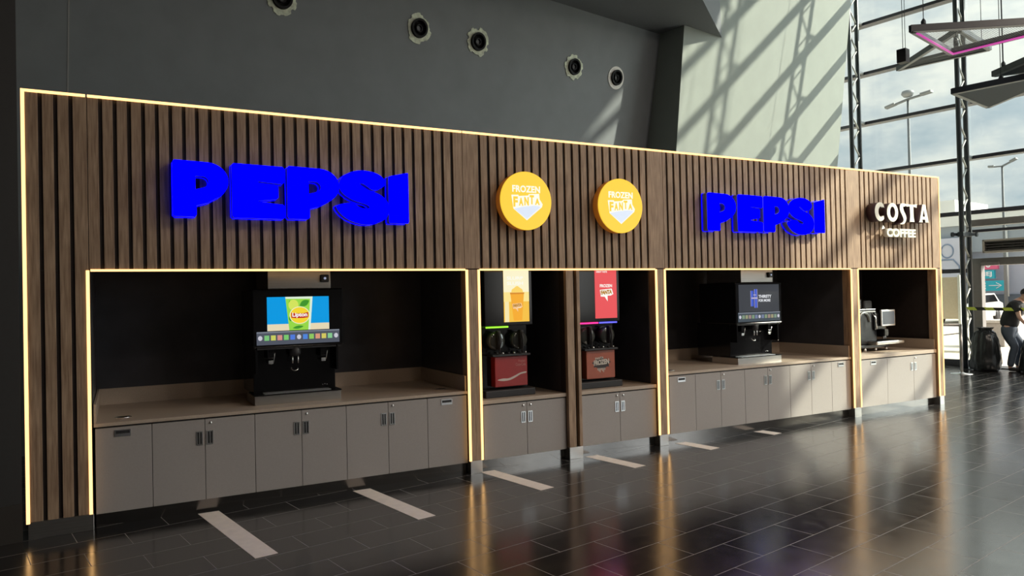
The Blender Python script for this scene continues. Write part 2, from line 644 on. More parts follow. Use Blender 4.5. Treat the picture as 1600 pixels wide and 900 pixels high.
def glass_front():
    t = Thing('window_1', '', '', (GU, -2, 0), True)
    del t.o['label'], t.o['category']
    t.o['kind'] = 'structure'
    part(t, 'window_glass', GLASS, lambda b: (b.box(GU + .03, GU + .04, -0.33, 4.4, 0.12, 13.4),
                                          b.box(GU + .03, GU + .04, BL_V, -0.33, 2.36, 13.4),
                                          b.box(GU + .03, GU + .04, BL_V, -2.75, 0.12, 2.36)))

    def fr(b):
        for z in MZ[1:]:
            b.box(GU - .04, GU + .20, BL_V, 4.4, z - .036, z + .036)
        b.box(GU - .04, GU + .08, BL_V, 4.4, 3.33, 3.42)
        b.box(GU - .04, GU + .08, -0.33, 4.4, 2.06, 2.15)
        b.box(GU - .04, GU + .08, -0.33, 4.4, 0.0, 0.14)
        b.box(GU - .04, GU + .08, BL_V, -2.75, 0.0, 0.14)
        b.box(GU - .04, GU + .08, BL_V, -0.33, 2.93, 2.99)
        b.box(GU - .04, GU + .08, -2.95, -2.75, 0.0, 2.9)
    part(t, 'window_frame', mat('plum_grey_mullion', (0.06, 0.06, 0.075), 0.4, 0.2, noise=0.05), fr)
    part(t, 'transom_beam', DOORFR, lambda b: b.box(GU - .10, GU + .12, BL_V, -0.30, 3.06, 3.20))
    # opaque end of the front, added unseen to keep sun off the left bays
    b = MB()
    b.box(GU - .1, GU + .3, -17.4, BL_V, 0, 13.5)
    structure(b.build('sun_block_wall', WALLD, grid=True))

    # door in the glass front
    d = Thing('door_1', '', '', (GU, -1.6, 0), True)
    del d.o['label'], d.o['category']
    d.o['kind'] = 'structure'

    def df(b):
        b.box(GU - .08, GU + .12, -0.50, -0.28, 0, 2.36, .006)
        b.box(GU - .08, GU + .12, -2.75, -2.55, 0, 2.36, .006)
        b.box(GU - .08, GU + .12, -2.55, -0.50, 2.20, 2.36, .006)
    part(d, 'door_frame', DOORFR, df)
    part(d, 'door_closer', DOORFR, lambda b: b.box(GU - .12, GU - .08, -0.85, -0.50, 2.20, 2.27, .005))
    part(d, 'threshold', mat('dark_threshold', (0.06, 0.06, 0.06), 0.4, 0.5), lambda b: b.box(GU - .2, GU + .3, -2.55, -0.50, 0, 0.02))


glass_front()


def roof_edge():
    # unseen blocker added over the front, stepped to shape the sun patches
    b = MB()
    for (va, za), (vb, zb) in (((4.4, 13.2), (-5.0, 12.7)), ((-5.0, 12.7), (-8.5, 10.9)), ((-8.5, 10.9), (BL_V, 10.9))):
        b.solid([(GU + .35, va, za), (GU + .35, vb, zb), (GU + .35, vb, 13.8), (GU + .35, va, 13.8)], (.3, 0, 0))
    structure(b.build('sun_blocker', FRAME, grid=True))


roof_edge()


def truss(u0, v, label, diag_seed):
    t = Thing('truss_column', label, 'column', (u0 + .14, v, 0), True, 'lattice columns along the glass front')
    for i, du in enumerate((0.0, 0.38)):
        part(t, 'chord', FRAME, lambda b: b.tube([(u0 + du, v, 0), (u0 + du, v, 13.4)], 0.050, 14))

    def dg(b):
        z = 0.15
        s = 0
        while z < 13.0:
            a, c = (u0 + .03, u0 + .35) if s % 2 == 0 else (u0 + .35, u0 + .03)
            b.tube([(a, v, z), (c, v, z + 0.30)], 0.019, 8)
            z += 0.32
            s += 1
    part(t, 'lattice', TRUSSDIAG, dg)
    part(t, 'base_plate', FRAME, lambda b: b.box(u0 - .1, u0 + .38, v - .1, v + .1, 0, 0.02, .003))

    def st(b):
        for z in MZ[1:]:
            b.box(u0 + .38, GU - .04, v - .03, v + .03, z - .03, z + .03)
    part(t, 'bracket', FRAME, st)
    return t


truss(16.62, 1.95, 'dark steel lattice column beside the edge of the leaning grey-green wall', 1)
tc2 = truss(16.62, -0.36, 'dark steel lattice column standing behind the full black bag', 2)


def clamp_parts(b):
    b.box(16.54, 17.0, -0.42, -0.30, 2.82, 2.92, .01)
    for u, v in ((16.50, -0.22), (17.02, -0.5)):
        b.lathe([(0.05, -.02), (0.05, .02)], (u, v, 2.87), 'y', 16)
    b.bar((16.5, -.22, 2.87), (17.02, -.5, 2.87), .05, .06)


part(tc2, 'clamp_band', FRAME, clamp_parts)
truss(16.62, -2.67, 'dark steel lattice column right of the glass door', 3)
truss(16.62, -4.98, 'dark steel lattice column far right along the glass front', 4)


# ------------------------------------------------------------------ pipes in the dark wall
def pipes():
    labels = ['round pipe end high on the dark wall, cut by the top edge of the photo',
              'pipe end in dark wall with pale green ragged collar, second from the left',
              'round pipe end with a ragged scraped collar, third from the left in the row',
              'round pipe end with a ragged pale collar, just left of the clean white one',
              'round pipe end with a clean smooth white collar, rightmost of the row']
    coll = mat('scraped_collar', (0.66, 0.72, 0.58), 0.8, noise=0.3, nscale=18)
    for i, (u, z) in enumerate(PH):
        v = FD(z)
        t = Thing('vent_pipe', labels[i], 'vent', (u, v, z), True, 'pipe ends in the dark wall')
        rnd = random.Random(i + 3)
        w = [1 + (rnd.uniform(-.13, .13) if i < 4 else 0) for _ in range(24)]
        tilt = -0.19
        n = 24 * 3

        def ring(b, r0, r1, h0, h1, wob):
            vs = []
            for k in range(n):
                a = 2 * pi * k / n
                f = w[(k // 3) % 24] if wob else 1
                vs.append([(r0 * cos(a), h0, r0 * sin(a)), (r1 * f * cos(a), h0, r1 * f * sin(a)), (r1 * f * cos(a), h1, r1 * f * sin(a)), (r0 * cos(a), h1, r0 * sin(a))])
            V = [[b.bm.verts.new(Vector((u + p[0], v + p[1] + tilt * p[2], z + p[2]))) for p in q] for q in vs]
            for k in range(n):
                A, B = V[k], V[(k + 1) % n]
                for j in range(4):
                    b.bm.faces.new((A[j], B[j], B[(j + 1) % 4], A[(j + 1) % 4]))
        part(t, 'collar', coll if i < 4 else mat('white_collar', (0.80, 0.80, 0.76), 0.6, noise=0.05), lambda b: ring(b, 0.125, 0.20, -0.012, 0.03, i < 4))

        def pipe(b):
            ring(b, 0.105, 0.135, -0.05, 0.25, False)
        DP = mat('pipe_black', (.006, .006, .007), .6, spec=.2)
        part(t, 'pipe_rim', DP, pipe)
        part(t, 'pipe_core', DP, lambda b: (ring(b, 0.055, 0.105, 0.0, 0.2, False), ring(b, 0.04, 0.055, -0.03, 0.1, False), ring(b, 0.001, 0.04, 0.03, 0.1, False)))


pipes()

# ------------------------------------------------------------------ kiosk
H, H1, HB = 3.4136, 2.0308, 0.1284
POSTS = [(3.675, 3.805), (4.84, 5.01), (6.067, 6.193), (9.465, 9.601), (11.399, 11.503)]
BAYS = [(0.43, 3.675), (3.805, 4.84), (5.01, 6.067), (6.193, 9.465), (9.601, 11.399)]
BACK = 1.28


def kiosk():
    t = Thing('drinks_kiosk', 'long wood-slatted drinks kiosk front with warm light strips around its bays', 'kiosk', (5.75, 0.6, 0))

    def slats(b, x0, x1, z0, z1, gaps):
        xs = [x0]
        for g in gaps:
            if x0 + .03 < g < x1 - .03:
                xs += [g - .0140, g + .0140]
        xs.append(x1)
        for i in range(0, len(xs), 2):
            b.box(xs[i] + .0005, xs[i + 1] - .0005, 0, .018, z0, z1, .0015)

    gaps = [0.413 + 0.1008 * k for k in range(-3, 112)]

    def blocked(g):
        return any(a - .012 < g < c + .012 for a, c in POSTS if (a, c) != POSTS[1]) or 4.85 < g < 4.93 or 4.97 < g < 5.03
    gaps = [g for g in gaps if not blocked(g)]
    HD = 0.15
    for x0, x1 in ((0.424, 3.650), (3.654, 6.195), (6.199, 11.5)):
        part(t, 'slat_panel', WOOD, lambda b: slats(b, x0, x1, H1 + .012, H - .022, gaps))
    part(t, 'slat_panel', WOOD, lambda b: slats(b, 0.012, 0.42, HB, H - .022, gaps[:4]))
    part(t, 'backing_board', BLACKBOARD, lambda b: (b.box(0.012, 11.5, .018, HD, H1 + .001, H - .012), b.box(0.012, 0.425, .018, HD, HB, H1)))
    # posts
    for i, (a, c) in enumerate(POSTS):
        if i == 1:
            part(t, 'post', WOOD, lambda b: (b.box(a, 4.929, 0, .05, HB, H1, .0015), b.box(4.972, c, 0, .05, HB, H1, .0015)))
            part(t, 'backing_board', BLACKBOARD, lambda b: b.box(a, c, .05, HD, HB, H1))
        else:
            part(t, 'post', WOOD, lambda b: b.box(a + .008, c - .008, .0, HD, HB, H1, .0015))
        part(t, 'plinth', STEEL, lambda b: b.box(a + .0, c - .0, .002, HD, 0, HB - .002, .002))
    part(t, 'plinth', STEEL, lambda b: b.box(0.0, 0.43, .004, HD, 0, HB - .002, .002))
    # shell
    for x in (0.0, 11.44):
        part(t, 'side_panel', BLACKBOARD, lambda b: b.box(x, x + .06, HD, BACK + .05, 0, H - .02))
    part(t, 'back_panel', NICHE, lambda b: b.box(0.06, 11.44, BACK, BACK + .05, 0, H - .02))
    part(t, 'top_panel', BLACKBOARD, lambda b: b.box(0.0, 11.5, HD, BACK + .05, H - .06, H - .02))
    part(t, 'bay_ceiling', NICHE, lambda b: b.box(0.06, 11.44, HD, BACK, H1 + .25, H1 + .29))
    for a, c in ((0.06, 0.43),):
        part(t, 'partition', NICHE, lambda b: b.box(a, c, HD, BACK, 0, H1 + .25))
    for a, c in POSTS[:4]:
        part(t, 'partition', NICHE, lambda b: b.box(a, c, HD, BACK, 0, H1 + .25))
    # light strips
    L = 0.012

    def strip(x0, x1, z0, z1, nm='led_strip'):
        part(t, nm, LED, lambda b: b.box(x0, x1, -.006, .006, z0, z1, .001))
    strip(-L, L, HB - .01, H)
    strip(L, 0.413, H - .020, H)
    strip(0.426, 3.646, H - .020, H)
    strip(3.657, 6.190, H - .020, H)
    strip(6.201, 11.49, H - .020, H)
    strip(11.497, 11.513, HB, H)
    for x in (0.412, 3.675, 3.805, 6.067, 6.193, 9.465, 9.601, 11.399):
        strip(x - L, x + L, HB, H1)
    for a, c in ((0.428, 3.661), (3.814, 6.058), (6.202, 9.456), (9.61, 11.39)):
        strip(a + .003, c - .003, H1 - .009, H1 + .009)
    return t


KI = kiosk()


# ------------------------------------------------------------------ cabinets and worktops
def cup_handle(th, door, x0, x1, z0, z1, y, vertical=True):
    fw = .008

    def rim(b):
        b.box(x0, x1, y - .006, y, z0, z0 + fw)
        b.box(x0, x1, y - .006, y, z1 - fw, z1)
        b.box(x0, x0 + fw, y - .006, y, z0 + fw, z1 - fw)
        b.box(x1 - fw, x1, y - .006, y, z0 + fw, z1 - fw)
        if vertical:
            b.box(x0 + (x1 - x0) * .42, x0 + (x1 - x0) * .58, y - .007, y - .001, z0 + fw, z1 - fw)
        else:
            b.box(x0 + fw, x1 - fw, y - .007, y - .001, z0 + fw, z0 + (z1 - z0) * .4)
    part(th, 'handle', CHROME, rim, parent=door)
    part(th, 'handle_recess', BLACKMATT, lambda b: b.box(x0 + fw, x1 - fw, y - .001, y + .0005, z0 + fw, z1 - fw), parent=door)


def cabinet(xs, ztop, kind, label, lock='right', y=.05, group='greige base cabinets under the worktops'):
    a, c = xs[0], xs[-1]
    t = Thing('base_cabinet', label, 'cabinet', ((a + c) / 2, .6, 0), group=group)
    part(t, 'body', BLACKMATT, lambda b: b.box(a + .004, c - .004, y + .02, BACK - .06, .105, ztop))
    part(t, 'kick_plate', MIRROR, lambda b: b.box(a, c, y + .05, y + .06, 0, .105))
    for i in range(len(xs) - 1):
        x0, x1 = xs[i] + .0022, xs[i + 1] - .0022
        d = part(t, 'door', DOOR, lambda b: b.box(x0, x1, y, y + .02, .108, ztop - .012, .0012))
        if kind == 'pair':
            hz = ztop - .225
            hx0 = (xs[1] - .068, xs[1] + .014)[i]
            cup_handle(t, d, hx0, hx0 + .050, hz, hz + .115, y)
            if (i == 1) or lock == 'both':
                lx = (xs[1] - .043, xs[1] + .045)[i]
                part(t, 'lock', CHROME, lambda b: b.lathe([(0.0, -.010), (0.009, -.010), (0.011, -.004), (0.012, 0)], (lx, y, ztop - .035 - .01), 'y', 14), parent=d)
        else:
            mx = kind
            cup_handle(t, d, mx - .058, mx + .058, ztop - .088, ztop - .034, y, False)
    return t


ZT = 0.792
B1 = [0.443, 0.848, 1.247, 1.648, 2.046, 2.45, 2.85, 3.247, 3.668]
cabinet([B1[0], B1[1]], ZT, 0.637, 'single-door greige cabinet at the far left end of the wide left bay')
cabinet(B1[1:4], ZT, 'pair', 'two-door greige cabinet left of the soda fountain with the green cup screen')
cabinet(B1[3:6], ZT, 'pair', 'two-door greige cabinet under the soda fountain with the green cup screen')
cabinet(B1[5:8], ZT, 'pair', 'two-door greige cabinet right of the soda fountain with the green cup screen')
cabinet([B1[7], B1[8]], ZT, 3.45, 'single-door greige cabinet at the right end of the wide left bay')
cabinet([3.85, 4.352, 4.835], .668, 'pair', 'low two-door greige cabinet under the red slush machine', 'both')
cabinet([5.015, 5.548, 6.062], .668, 'pair', 'low two-door greige cabinet under the orange slush machine', 'both')
B3 = [6.262, 6.663, 7.068, 7.469, 7.870, 8.271, 8.671, 9.073, 9.458]
cabinet([B3[0], B3[1]], ZT, 6.447, 'single-door greige cabinet at the left end of the third bay')
cabinet(B3[1:4], ZT, 'pair', 'two-door greige cabinet left of the soda fountain with the dark screen')
cabinet(B3[3:6], ZT, 'pair', 'two-door greige cabinet below right of the soda fountain with the dark screen')
cabinet(B3[5:8], ZT, 'pair', 'two-door greige cabinet crossed by a slanting sunlit edge in the third bay')
cabinet([B3[7], B3[8]], ZT, 9.262, 'single-door greige cabinet at the right end of the third bay')
cabinet([9.665, 10.252], ZT - .02, 9.945, 'single-door sunlit cabinet under the coffee machine')
cabinet([10.252, 10.855, 11.39], ZT - .02, 'pair', 'two-door sunlit cabinet at the right end of the kiosk')


def worktop(a, c, z1, th, label, splash=True, holes=()):
    t = Thing('worktop', label, 'worktop', ((a + c) / 2, .6, z1 - th), group='greige worktops in the kiosk bays')
    part(t, 'slab', STONE, lambda b: b.box(a, c, .035, BACK - .002, z1 - th, z1, .002))
    if splash:
        part(t, 'upstand', STONE, lambda b: b.box(a, c, BACK - .022, BACK - .002, z1, z1 + .15))
        part(t, 'upstand', STONE, lambda b: b.box(c - .016, c, .06, BACK - .022, z1, z1 + .15))
        part(t, 'upstand', STONE, lambda b: b.box(a, a + .016, .06, BACK - .022, z1, z1 + .15))
    for hx, hy in holes:
        g = part(t, 'grommet', CHROME, lambda b: b.lathe([(.062, 0), (.062, .004), (.048, .005), (.048, 0)], (hx, hy, z1), 'z', 28))
        part(t, 'opening', BLACKMATT, lambda b: b.lathe([(.048, 0), (.048, .002)], (hx, hy, z1), 'z', 28), parent=g)
    return t


worktop(0.436, 3.670, 0.822, .028, 'greige stone worktop in the wide left bay, left of everything else', True, [(0.645, .29), (3.52, .34)])
worktop(3.81, 4.836, .708, .038, 'low greige worktop carrying the red slush machine', False)
worktop(5.014, 6.062, .708, .038, 'low greige worktop carrying the orange slush machine', False)
worktop(6.198, 9.460, 0.824, .03, 'greige stone worktop carrying the soda fountain with the dark screen', True, [(6.43, .24)])
worktop(9.606, 11.394, 0.826, .05, 'sunlit pale worktop carrying the coffee machine', True)


# ------------------------------------------------------------------ wall signs
def letter_P():
    o = [(0.03, 0), (0.0, 0.03), (0, 0.97), (0.03, 1.0)] + [(0.60, 0.985)] + arc(.60, .655, .40, .33, 88, -40, 14)
    o += [(0.82, 0.37), (0.62, 0.26), (0.41, 0.20), (0.41, 0.03), (0.38, 0)]
    h = [(0.395, 0.735), (0.53, 0.735)] + arc(.53, .63, .115, .105, 80, -70, 8) + [(0.50, 0.51), (0.395, 0.485)]
    return [o, h]


def letter_E():
    o = [(0.03, 0), (0, 0.03), (0, 0.97), (0.03, 1), (0.97, .985), (1, .955), (1, .70), (.97, .665), (.50, .695), (.48, .68), (.50, .655), (.86, .625), (.88, .60), (.88, .40),
         (.85, .375), (.50, .33), (.48, .315), (.50, .30), (.97, .265), (1, .235), (1, .03), (.97, 0)]
    return [o]


def letter_S():
    p = [(.05, .74), (.13, .88), (.32, .975), (.54, 1.0), (.79, .95), (.93, .83), (.90, .73), (.79, .67), (.68, .66), (.60, .71), (.50, .765), (.43, .745), (.57, .655),
         (.825, .565), (.97, .435), (1.0, .28), (.92, .116), (.67, .015), (.41, .02), (.16, .116), (.0, .275), (.03, .35), (.286, .39), (.41, .32), (.55, .29), (.63, .325), (.56, .38),
         (.286, .46), (.095, .59)]
    return [smooth(p, 4)]


def letter_I():
    return [[(0.04, 0), (0, 0.03), (0, .90), (.04, .915), (.96, 1.0), (1, .985), (1, .03), (.96, 0)]]


def big_sign(name, label, boxes, group):
    """three-layer channel letters: lit face, grey side, lit rear halo"""
    x0 = min(b[1] for b in boxes)
    x1 = max(b[2] for b in boxes)
    t = Thing(name, label, 'sign', ((x0 + x1) / 2, 0, 2.46), group=group)
    for ch, a, c, zb, zt in boxes:
        loops = {'P': letter_P, 'E': letter_E, 'S': letter_S, 'I': letter_I}[ch]()
        w, h = c - a, zt - zb
        L = [[(x * w, y * h) for x, y in lp] for lp in loops]
        body = glyph_mesh(L, .088, 0)
        M = Matrix(((1, 0, 0, a), (0, 0, -1, -.056), (0, 1, 0, zb), (0, 0, 0, 1)))
        side = GREYPL if name == 'letter_sign' else BLUE
        lt = MB().add(body, M).build('letter', side, th=t)
        face = glyph_mesh(L, .016, .003, -.002)
        M2 = Matrix(((1, 0, 0, a), (0, 0, -1, -.108), (0, 1, 0, zb), (0, 0, 0, 1)))
        MB().add(face, M2).build('letter_face', BLUE, parent=lt, th=t)
        M3 = Matrix(((1, 0, 0, a), (0, 0, -1, -.008), (0, 1, 0, zb), (0, 0, 0, 1)))
        MB().add(glyph_mesh(L, .008, 0, .004), M3).build('letter_back', BLUE, parent=lt, th=t)
    return t


big_sign('letter_sign', 'large glowing blue letter sign above the wide left bay',
         [('P', 1.022, 1.445, 2.468, 2.925), ('E', 1.475, 1.90, 2.47, 2.925), ('P', 1.93, 2.38, 2.475, 2.93), ('S', 2.362, 2.842, 2.44, 2.932), ('I', 2.848, 3.035, 2.462, 2.935)],
         'glowing blue letter signs')
big_sign('letter_sign', 'glowing blue letter sign above the third bay, right of the yellow discs',
         [('P', 6.78, 7.225, 2.485, 2.935), ('E', 7.27, 7.675, 2.487, 2.935), ('P', 7.71, 8.145, 2.49, 2.935), ('S', 8.13, 8.60, 2.465, 2.94), ('I', 8.63, 8.81, 2.50, 2.935)],
         'glowing blue letter signs')


def disc_sign(x, z, label):
    t = Thing('disc_sign', label, 'sign', (x, 0, z), group='round yellow light signs')
    part(t, 'drum', mat('orange_drum_side', (0.55, 0.22, 0.03), 0.4, emit=(1, .3, .03), estr=.12), lambda b: b.lathe([(.296, -.10), (.296, -.002)], (x, 0, z), 'y', 72))
    f = part(t, 'lit_face', YELLOW, lambda b: b.lathe([(.294, -.112), (.300, -.108), (.300, -.100)], (x, 0, z), 'y', 72))
    MB().add(text_mesh('FROZEN', .003, .03, 1.05), fmat(x - .163, x + .163, z + .085, z + .155, -.1121)).build('lettering', WHITELIT, parent=f, th=t)
    # white shield behind the jumping letters and the pale arrow head below it
    sh = [(-.175, .055), (-.095, .058), (-.09, .045), (.02, .055), (.03, .07), (.15, .078), (.155, .02), (.19, -.03), (.18, -.06), (0, -.2), (-.155, -.085)]
    MB().add(glyph_mesh([sh], .003), Matrix(((1, 0, 0, x), (0, 0, -1, -.1136), (0, 1, 0, z), (0, 0, 0, 1)))).build('logo_shield', WHITELIT, parent=f, th=t)
    ar = [(-.150, -.085), (-.05, -.062), (.10, -.045), (.172, -.055), (0, -.19)]
    MB().add(glyph_mesh([ar], .002), Matrix(((1, 0, 0, x), (0, 0, -1, -.1162), (0, 1, 0, z), (0, 0, 0, 1)))).build('logo_arrow', ICELIT, parent=f, th=t)
    pos = [('F', -.162, -.098, -.072, .045), ('A', -.098, -.035, -.06, .035), ('N', -.034, .030, -.055, .045), ('T', .030, .092, -.040, .066), ('A', .092, .160, -.045, .035)]
    b = MB()
    for ch, a, c, z0, z1 in pos:
        b.add(text_mesh(ch, .002, .05), fmat(x + a + .006, x + c - .006, z + z0 + .006, z + z1 - .006, -.1165))
    b.build('logo_letters', YELLOW, parent=f, th=t)
    return t


disc_sign(4.312, 2.730, 'round yellow light sign above the red slush machine, the left one')
disc_sign(5.505, 2.725, 'round yellow light sign above the orange slush machine, the right one')


def coffee_sign():
    t = Thing('coffee_sign', 'ivory raised letters with a bean-shaped shadow above the right bay', 'sign', (10.42, 0, 2.45))
    C = arc(.56, .5, .56, .5, 48, 312, 26) + [(.92, .30), (.80, .22)] + arc(.62, .5, .26, .27, -50, -310, 20) + [(.80, .78), (.97, .72)]
    O = [arc(.5, .5, .5, .5, 0, 350, 35), arc(.5, .5, .23, .30, 0, 350, 35)]
    S = [smooth([(.22, .98), (.55, 1.0), (.92, .97), (.98, .93), (.74, .86), (.52, .84), (.50, .76), (.60, .62), (.82, .45), (.90, .30), (.80, .14), (.52, .02), (.12, .0), (.06, .03), (.36, .09), (.50, .18), (.48, .30), (.30, .46), (.10, .62), (.04, .78), (.10, .92)], 4)]
    T = [[(0, 1), (.02, .84), (.33, .86), (.36, .3), (.30, 0), (.74, 0), (.67, .3), (.67, .86), (.98, .80), (1, 1), (.6, .97), (.3, .97)]]
    A = [[(0, 0), (.06, 0), (.36, 0), (.33, .16), (.62, .16), (.63, 0), (1, 0), (.94, .12), (.68, 1), (.38, 1), (.08, .12)], [(.37, .32), (.50, .74), (.61, .32)]]
    specs = [([C], 9.785, 9.99, 2.683, 2.945), (O, 10.045, 10.29, 2.683, 2.948), (S, 10.325, 10.49, 2.652, 2.95), (T, 10.475, 10.72, 2.693, 2.948), (A, 10.765, 10.995, 2.693, 2.952)]
    for lp, a, c, z0, z1 in specs:
        L = [[(x * (c - a), y * (z1 - z0)) for x, y in l] for l in lp]
        M = Matrix(((1, 0, 0, a), (0, 0, -1, -.085), (0, 1, 0, z0), (0, 0, 0, 1)))
        lt = MB().add(glyph_mesh(L, .13), M).build('letter', SIGNSIDE, th=t)
        M = Matrix(((1, 0, 0, a), (0, 0, -1, -.153), (0, 1, 0, z0), (0, 0, 0, 1)))
        MB().add(glyph_mesh(L, .006), M).build('letter_face', SIGNW, parent=lt, th=t)
    lt = MB().add(text_mesh('COFFEE', .07, .045, 1.05), fmat(10.07, 10.72, 2.472, 2.592, -.06)).build('lower_word', SIGNW, th=t)
    # bean emblem seen edge-on behind the first letter
    bean = smooth([(9.62, 2.86), (9.70, 2.92), (9.80, 2.90), (9.80, 2.60), (9.72, 2.53), (9.60, 2.53), (9.53, 2.60), (9.53, 2.74)], 5)
    part(t, 'bean_drop', SIGNW, lambda b: b.solid([(9.965, -.12, 2.575), (10.045, -.12, 2.590), (10.005, -.12, 2.635)], (0, .02, 0)))
    return t


coffee_sign()


# ------------------------------------------------------------------ soda fountains
BARCOL = [(0.85, 0.2, 0.25), (0.25, 0.7, 0.25), (0.75, 0.8, 0.15), (0.85, 0.35, 0.3), (0.25, 0.75, 0.2), (0.1, 0.25, 0.9), (0.9, 0.9, 0.95), (0.1, 0.3, 0.9), (0.35, 0.75, 0.15), (0.9, 0.4, 0.25), (0.85, 0.75, 0.15), (0.3, 0.75, 0.35), (0.8, 0.85, 0.95)]


def fountain(dx, dy, screen, label):
    X = lambda x: x + dx
    Y = lambda y: y + dy
    z0 = .822
    t = Thing('soda_fountain', label, 'drinks machine', (X(2.076), Y(.6), z0), group='black soda fountains with touch screens')

    def bx(name, m, x0, x1, y0, y1, a, c, bev=.004, parent=None, lab=None):
        return part(t, name, m, lambda b: b.box(X(x0), X(x1), Y(y0), Y(y1), a, c, bev), parent, lab)
    base = bx('drip_base', STEEL, 1.686, 2.468, .279, .74, z0, .905, .003)
    tray = bx('drip_tray', BLACKGLOSS, 1.68, 2.475, .272, .60, .905, .915, .002, base)

    def grate(b):
        for k in range(11):
            y = .30 + k * .018
            b.box(X(1.78), X(2.38), Y(y), Y(y + .007), .915, .921)
    part(t, 'drip_grate', CHROME, grate, tray)
    bx('body', BLACKGLOSS, 1.70, 2.452, .42, 1.02, .905, 1.34, .006)
    for x in (1.70, 2.432):
        bx('side_cheek', BLACKGLOSS, x, x + .02, .30, .42, 1.10, 1.34, .003)
    head = bx('screen_housing', BLACKGLOSS, 1.680, 2.505, .285, .95, 1.336, 1.870, .012)
    bx('cap_shelf', BLACKMATT, 1.70, 2.48, .30, .42, 1.318, 1.336, .002)
    hood = bx('steel_hood', STEEL, 1.825, 2.40, .33, .95, 1.870, 2.16, .004)
    cm = bx('camera_module', BLACKMATT, 2.30, 2.38, .30, .335, 1.93, 2.00, .008, hood)
    part(t, 'lens', mat('lens_white', (.6, .65, .8), .2, emit=(.6, .7, 1), estr=.35), lambda b: b.lathe([(.0, -.004), (.012, -.004), (.012, 0)], (X(2.34), Y(.30), 1.965), 'y', 16), cm)
    yb = .283
    # screen contents, thin printed layers
    if screen == 'cup':
        s = bx('display', emis('cyan_display', (0.0, 0.33, 0.78), .95), 1.806, 2.367, yb - .003, yb + .002, 1.488, 1.796, 0, head)
        bx('image_table', emis('cream_display', (0.86, 0.75, 0.50), .9), 1.806, 2.367, yb - .0045, yb - .003, 1.488, 1.548, 0, s)
        cup = [(1.968, 1.796), (2.216, 1.796), (2.190, 1.488), (2.000, 1.488)]
        part(t, 'image_cup', emis('lime_display', (0.33, 0.75, 0.07), .9), lambda b: b.solid([(X(a), Y(yb - .0046), c) for a, c in cup], (0, -.0015, 0)), s)
        part(t, 'image_rim', emis('paleglass_display', (0.75, 0.88, 0.72), .95), lambda b: (b.solid([(X(a), Y(yb - .0062), c) for a, c in [(1.968, 1.796), (2.216, 1.796), (2.213, 1.775), (1.97, 1.778)]], (0, -.001, 0)), b.solid([(X(a), Y(yb - .0062), c) for a, c in [(2.195, 1.796), (2.216, 1.796), (2.190, 1.488), (2.172, 1.488)]], (0, -.001, 0))), s)
        leaf = lambda cx, cz, w, h, an: [(cx + w * cos(q) * cos(an) - h * sin(q) * abs(sin(q)) * sin(an), cz + w * cos(q) * sin(an) + h * sin(q) * abs(sin(q)) * cos(an)) for q in [2 * pi * k / 20 for k in range(20)]]
        part(t, 'image_leaves', emis('leaf_display', (0.06, 0.36, 0.03), .8), lambda b: [b.solid([(X(a), Y(yb - .0062), c) for a, c in leaf(*q)], (0, -.001, 0)) for q in ((2.14, 1.735, .05, .028, .5), (2.02, 1.72, .045, .02, 1.9), (2.08, 1.515, .05, .014, .15), (2.015, 1.60, .03, .018, 1.4))], s)
        part(t, 'image_lime', emis('limeslice_display', (0.72, 0.85, 0.12), .9), lambda b: b.solid([(X(a), Y(yb - .0074), c) for a, c in [(2.04 + .045 * cos(q), 1.72 + .05 * sin(q)) for q in [k * pi / 10 - .3 for k in range(20)]]], (0, -.001, 0)), s)
        part(t, 'badge_ring', emis('badge_pale', (0.95, 0.95, 0.7), .9), lambda b: b.solid([(X(2.095 + .092 * cos(q)), Y(yb - .0086), 1.625 + .080 * sin(q)) for q in [k * pi / 16 for k in range(32)]], (0, -.001, 0)), s)
        part(t, 'badge', emis('badge_yellow', (1.0, 0.72, 0.03), .9), lambda b: b.solid([(X(2.095 + .086 * cos(q)), Y(yb - .0098), 1.625 + .074 * sin(q)) for q in [k * pi / 16 for k in range(32)]], (0, -.001, 0)), s)
        part(t, 'badge_band', emis('badge_red', (0.62, 0.02, 0.02), .8), lambda b: b.solid([(X(a), Y(yb - .011), c) for a, c in [(2.018, 1.65), (2.06, 1.642), (2.13, 1.642), (2.172, 1.652), (2.172, 1.604), (2.13, 1.598), (2.06, 1.598), (2.018, 1.603)]], (0, -.001, 0)), s)
        MB().add(text_mesh('Lipton', .001, .03), fmat(X(2.027), X(2.163), 1.600, 1.650, Y(yb - .0122))).build('badge_text', emis('badge_white', (1, 1, .95), .95), parent=s, th=t)
        bar_s = .34
        bcol = (0.22, 0.25, 0.33)
    else:
        s = bx('display', emis('dark_display', (0.030, 0.034, 0.045), 1.0), 1.73, 2.45, yb - .003, yb + .002, 1.488, 1.84, 0, head)
        wh = emis('display_white', (0.85, 0.87, 0.92), .8)
        MB().add(text_mesh('THIRSTY', .001, .04), fmat(X(2.075), X(2.31), 1.665, 1.705, Y(yb - .0042))).build('display_text', wh, parent=s, th=t)
        MB().add(text_mesh('FOR MORE', .001, .04), fmat(X(2.075), X(2.29), 1.615, 1.650, Y(yb - .0042))).build('display_text', wh, parent=s, th=t)
        bl = emis('display_blue', (0.04, 0.10, 0.62), .9)
        part(t, 'image_can', bl, lambda b: (b.box(X(1.935), X(1.985), Y(yb - .0045), Y(yb - .003), 1.56, 1.76), b.box(X(2.0), X(2.055), Y(yb - .0045), Y(yb - .003), 1.54, 1.78)), s)
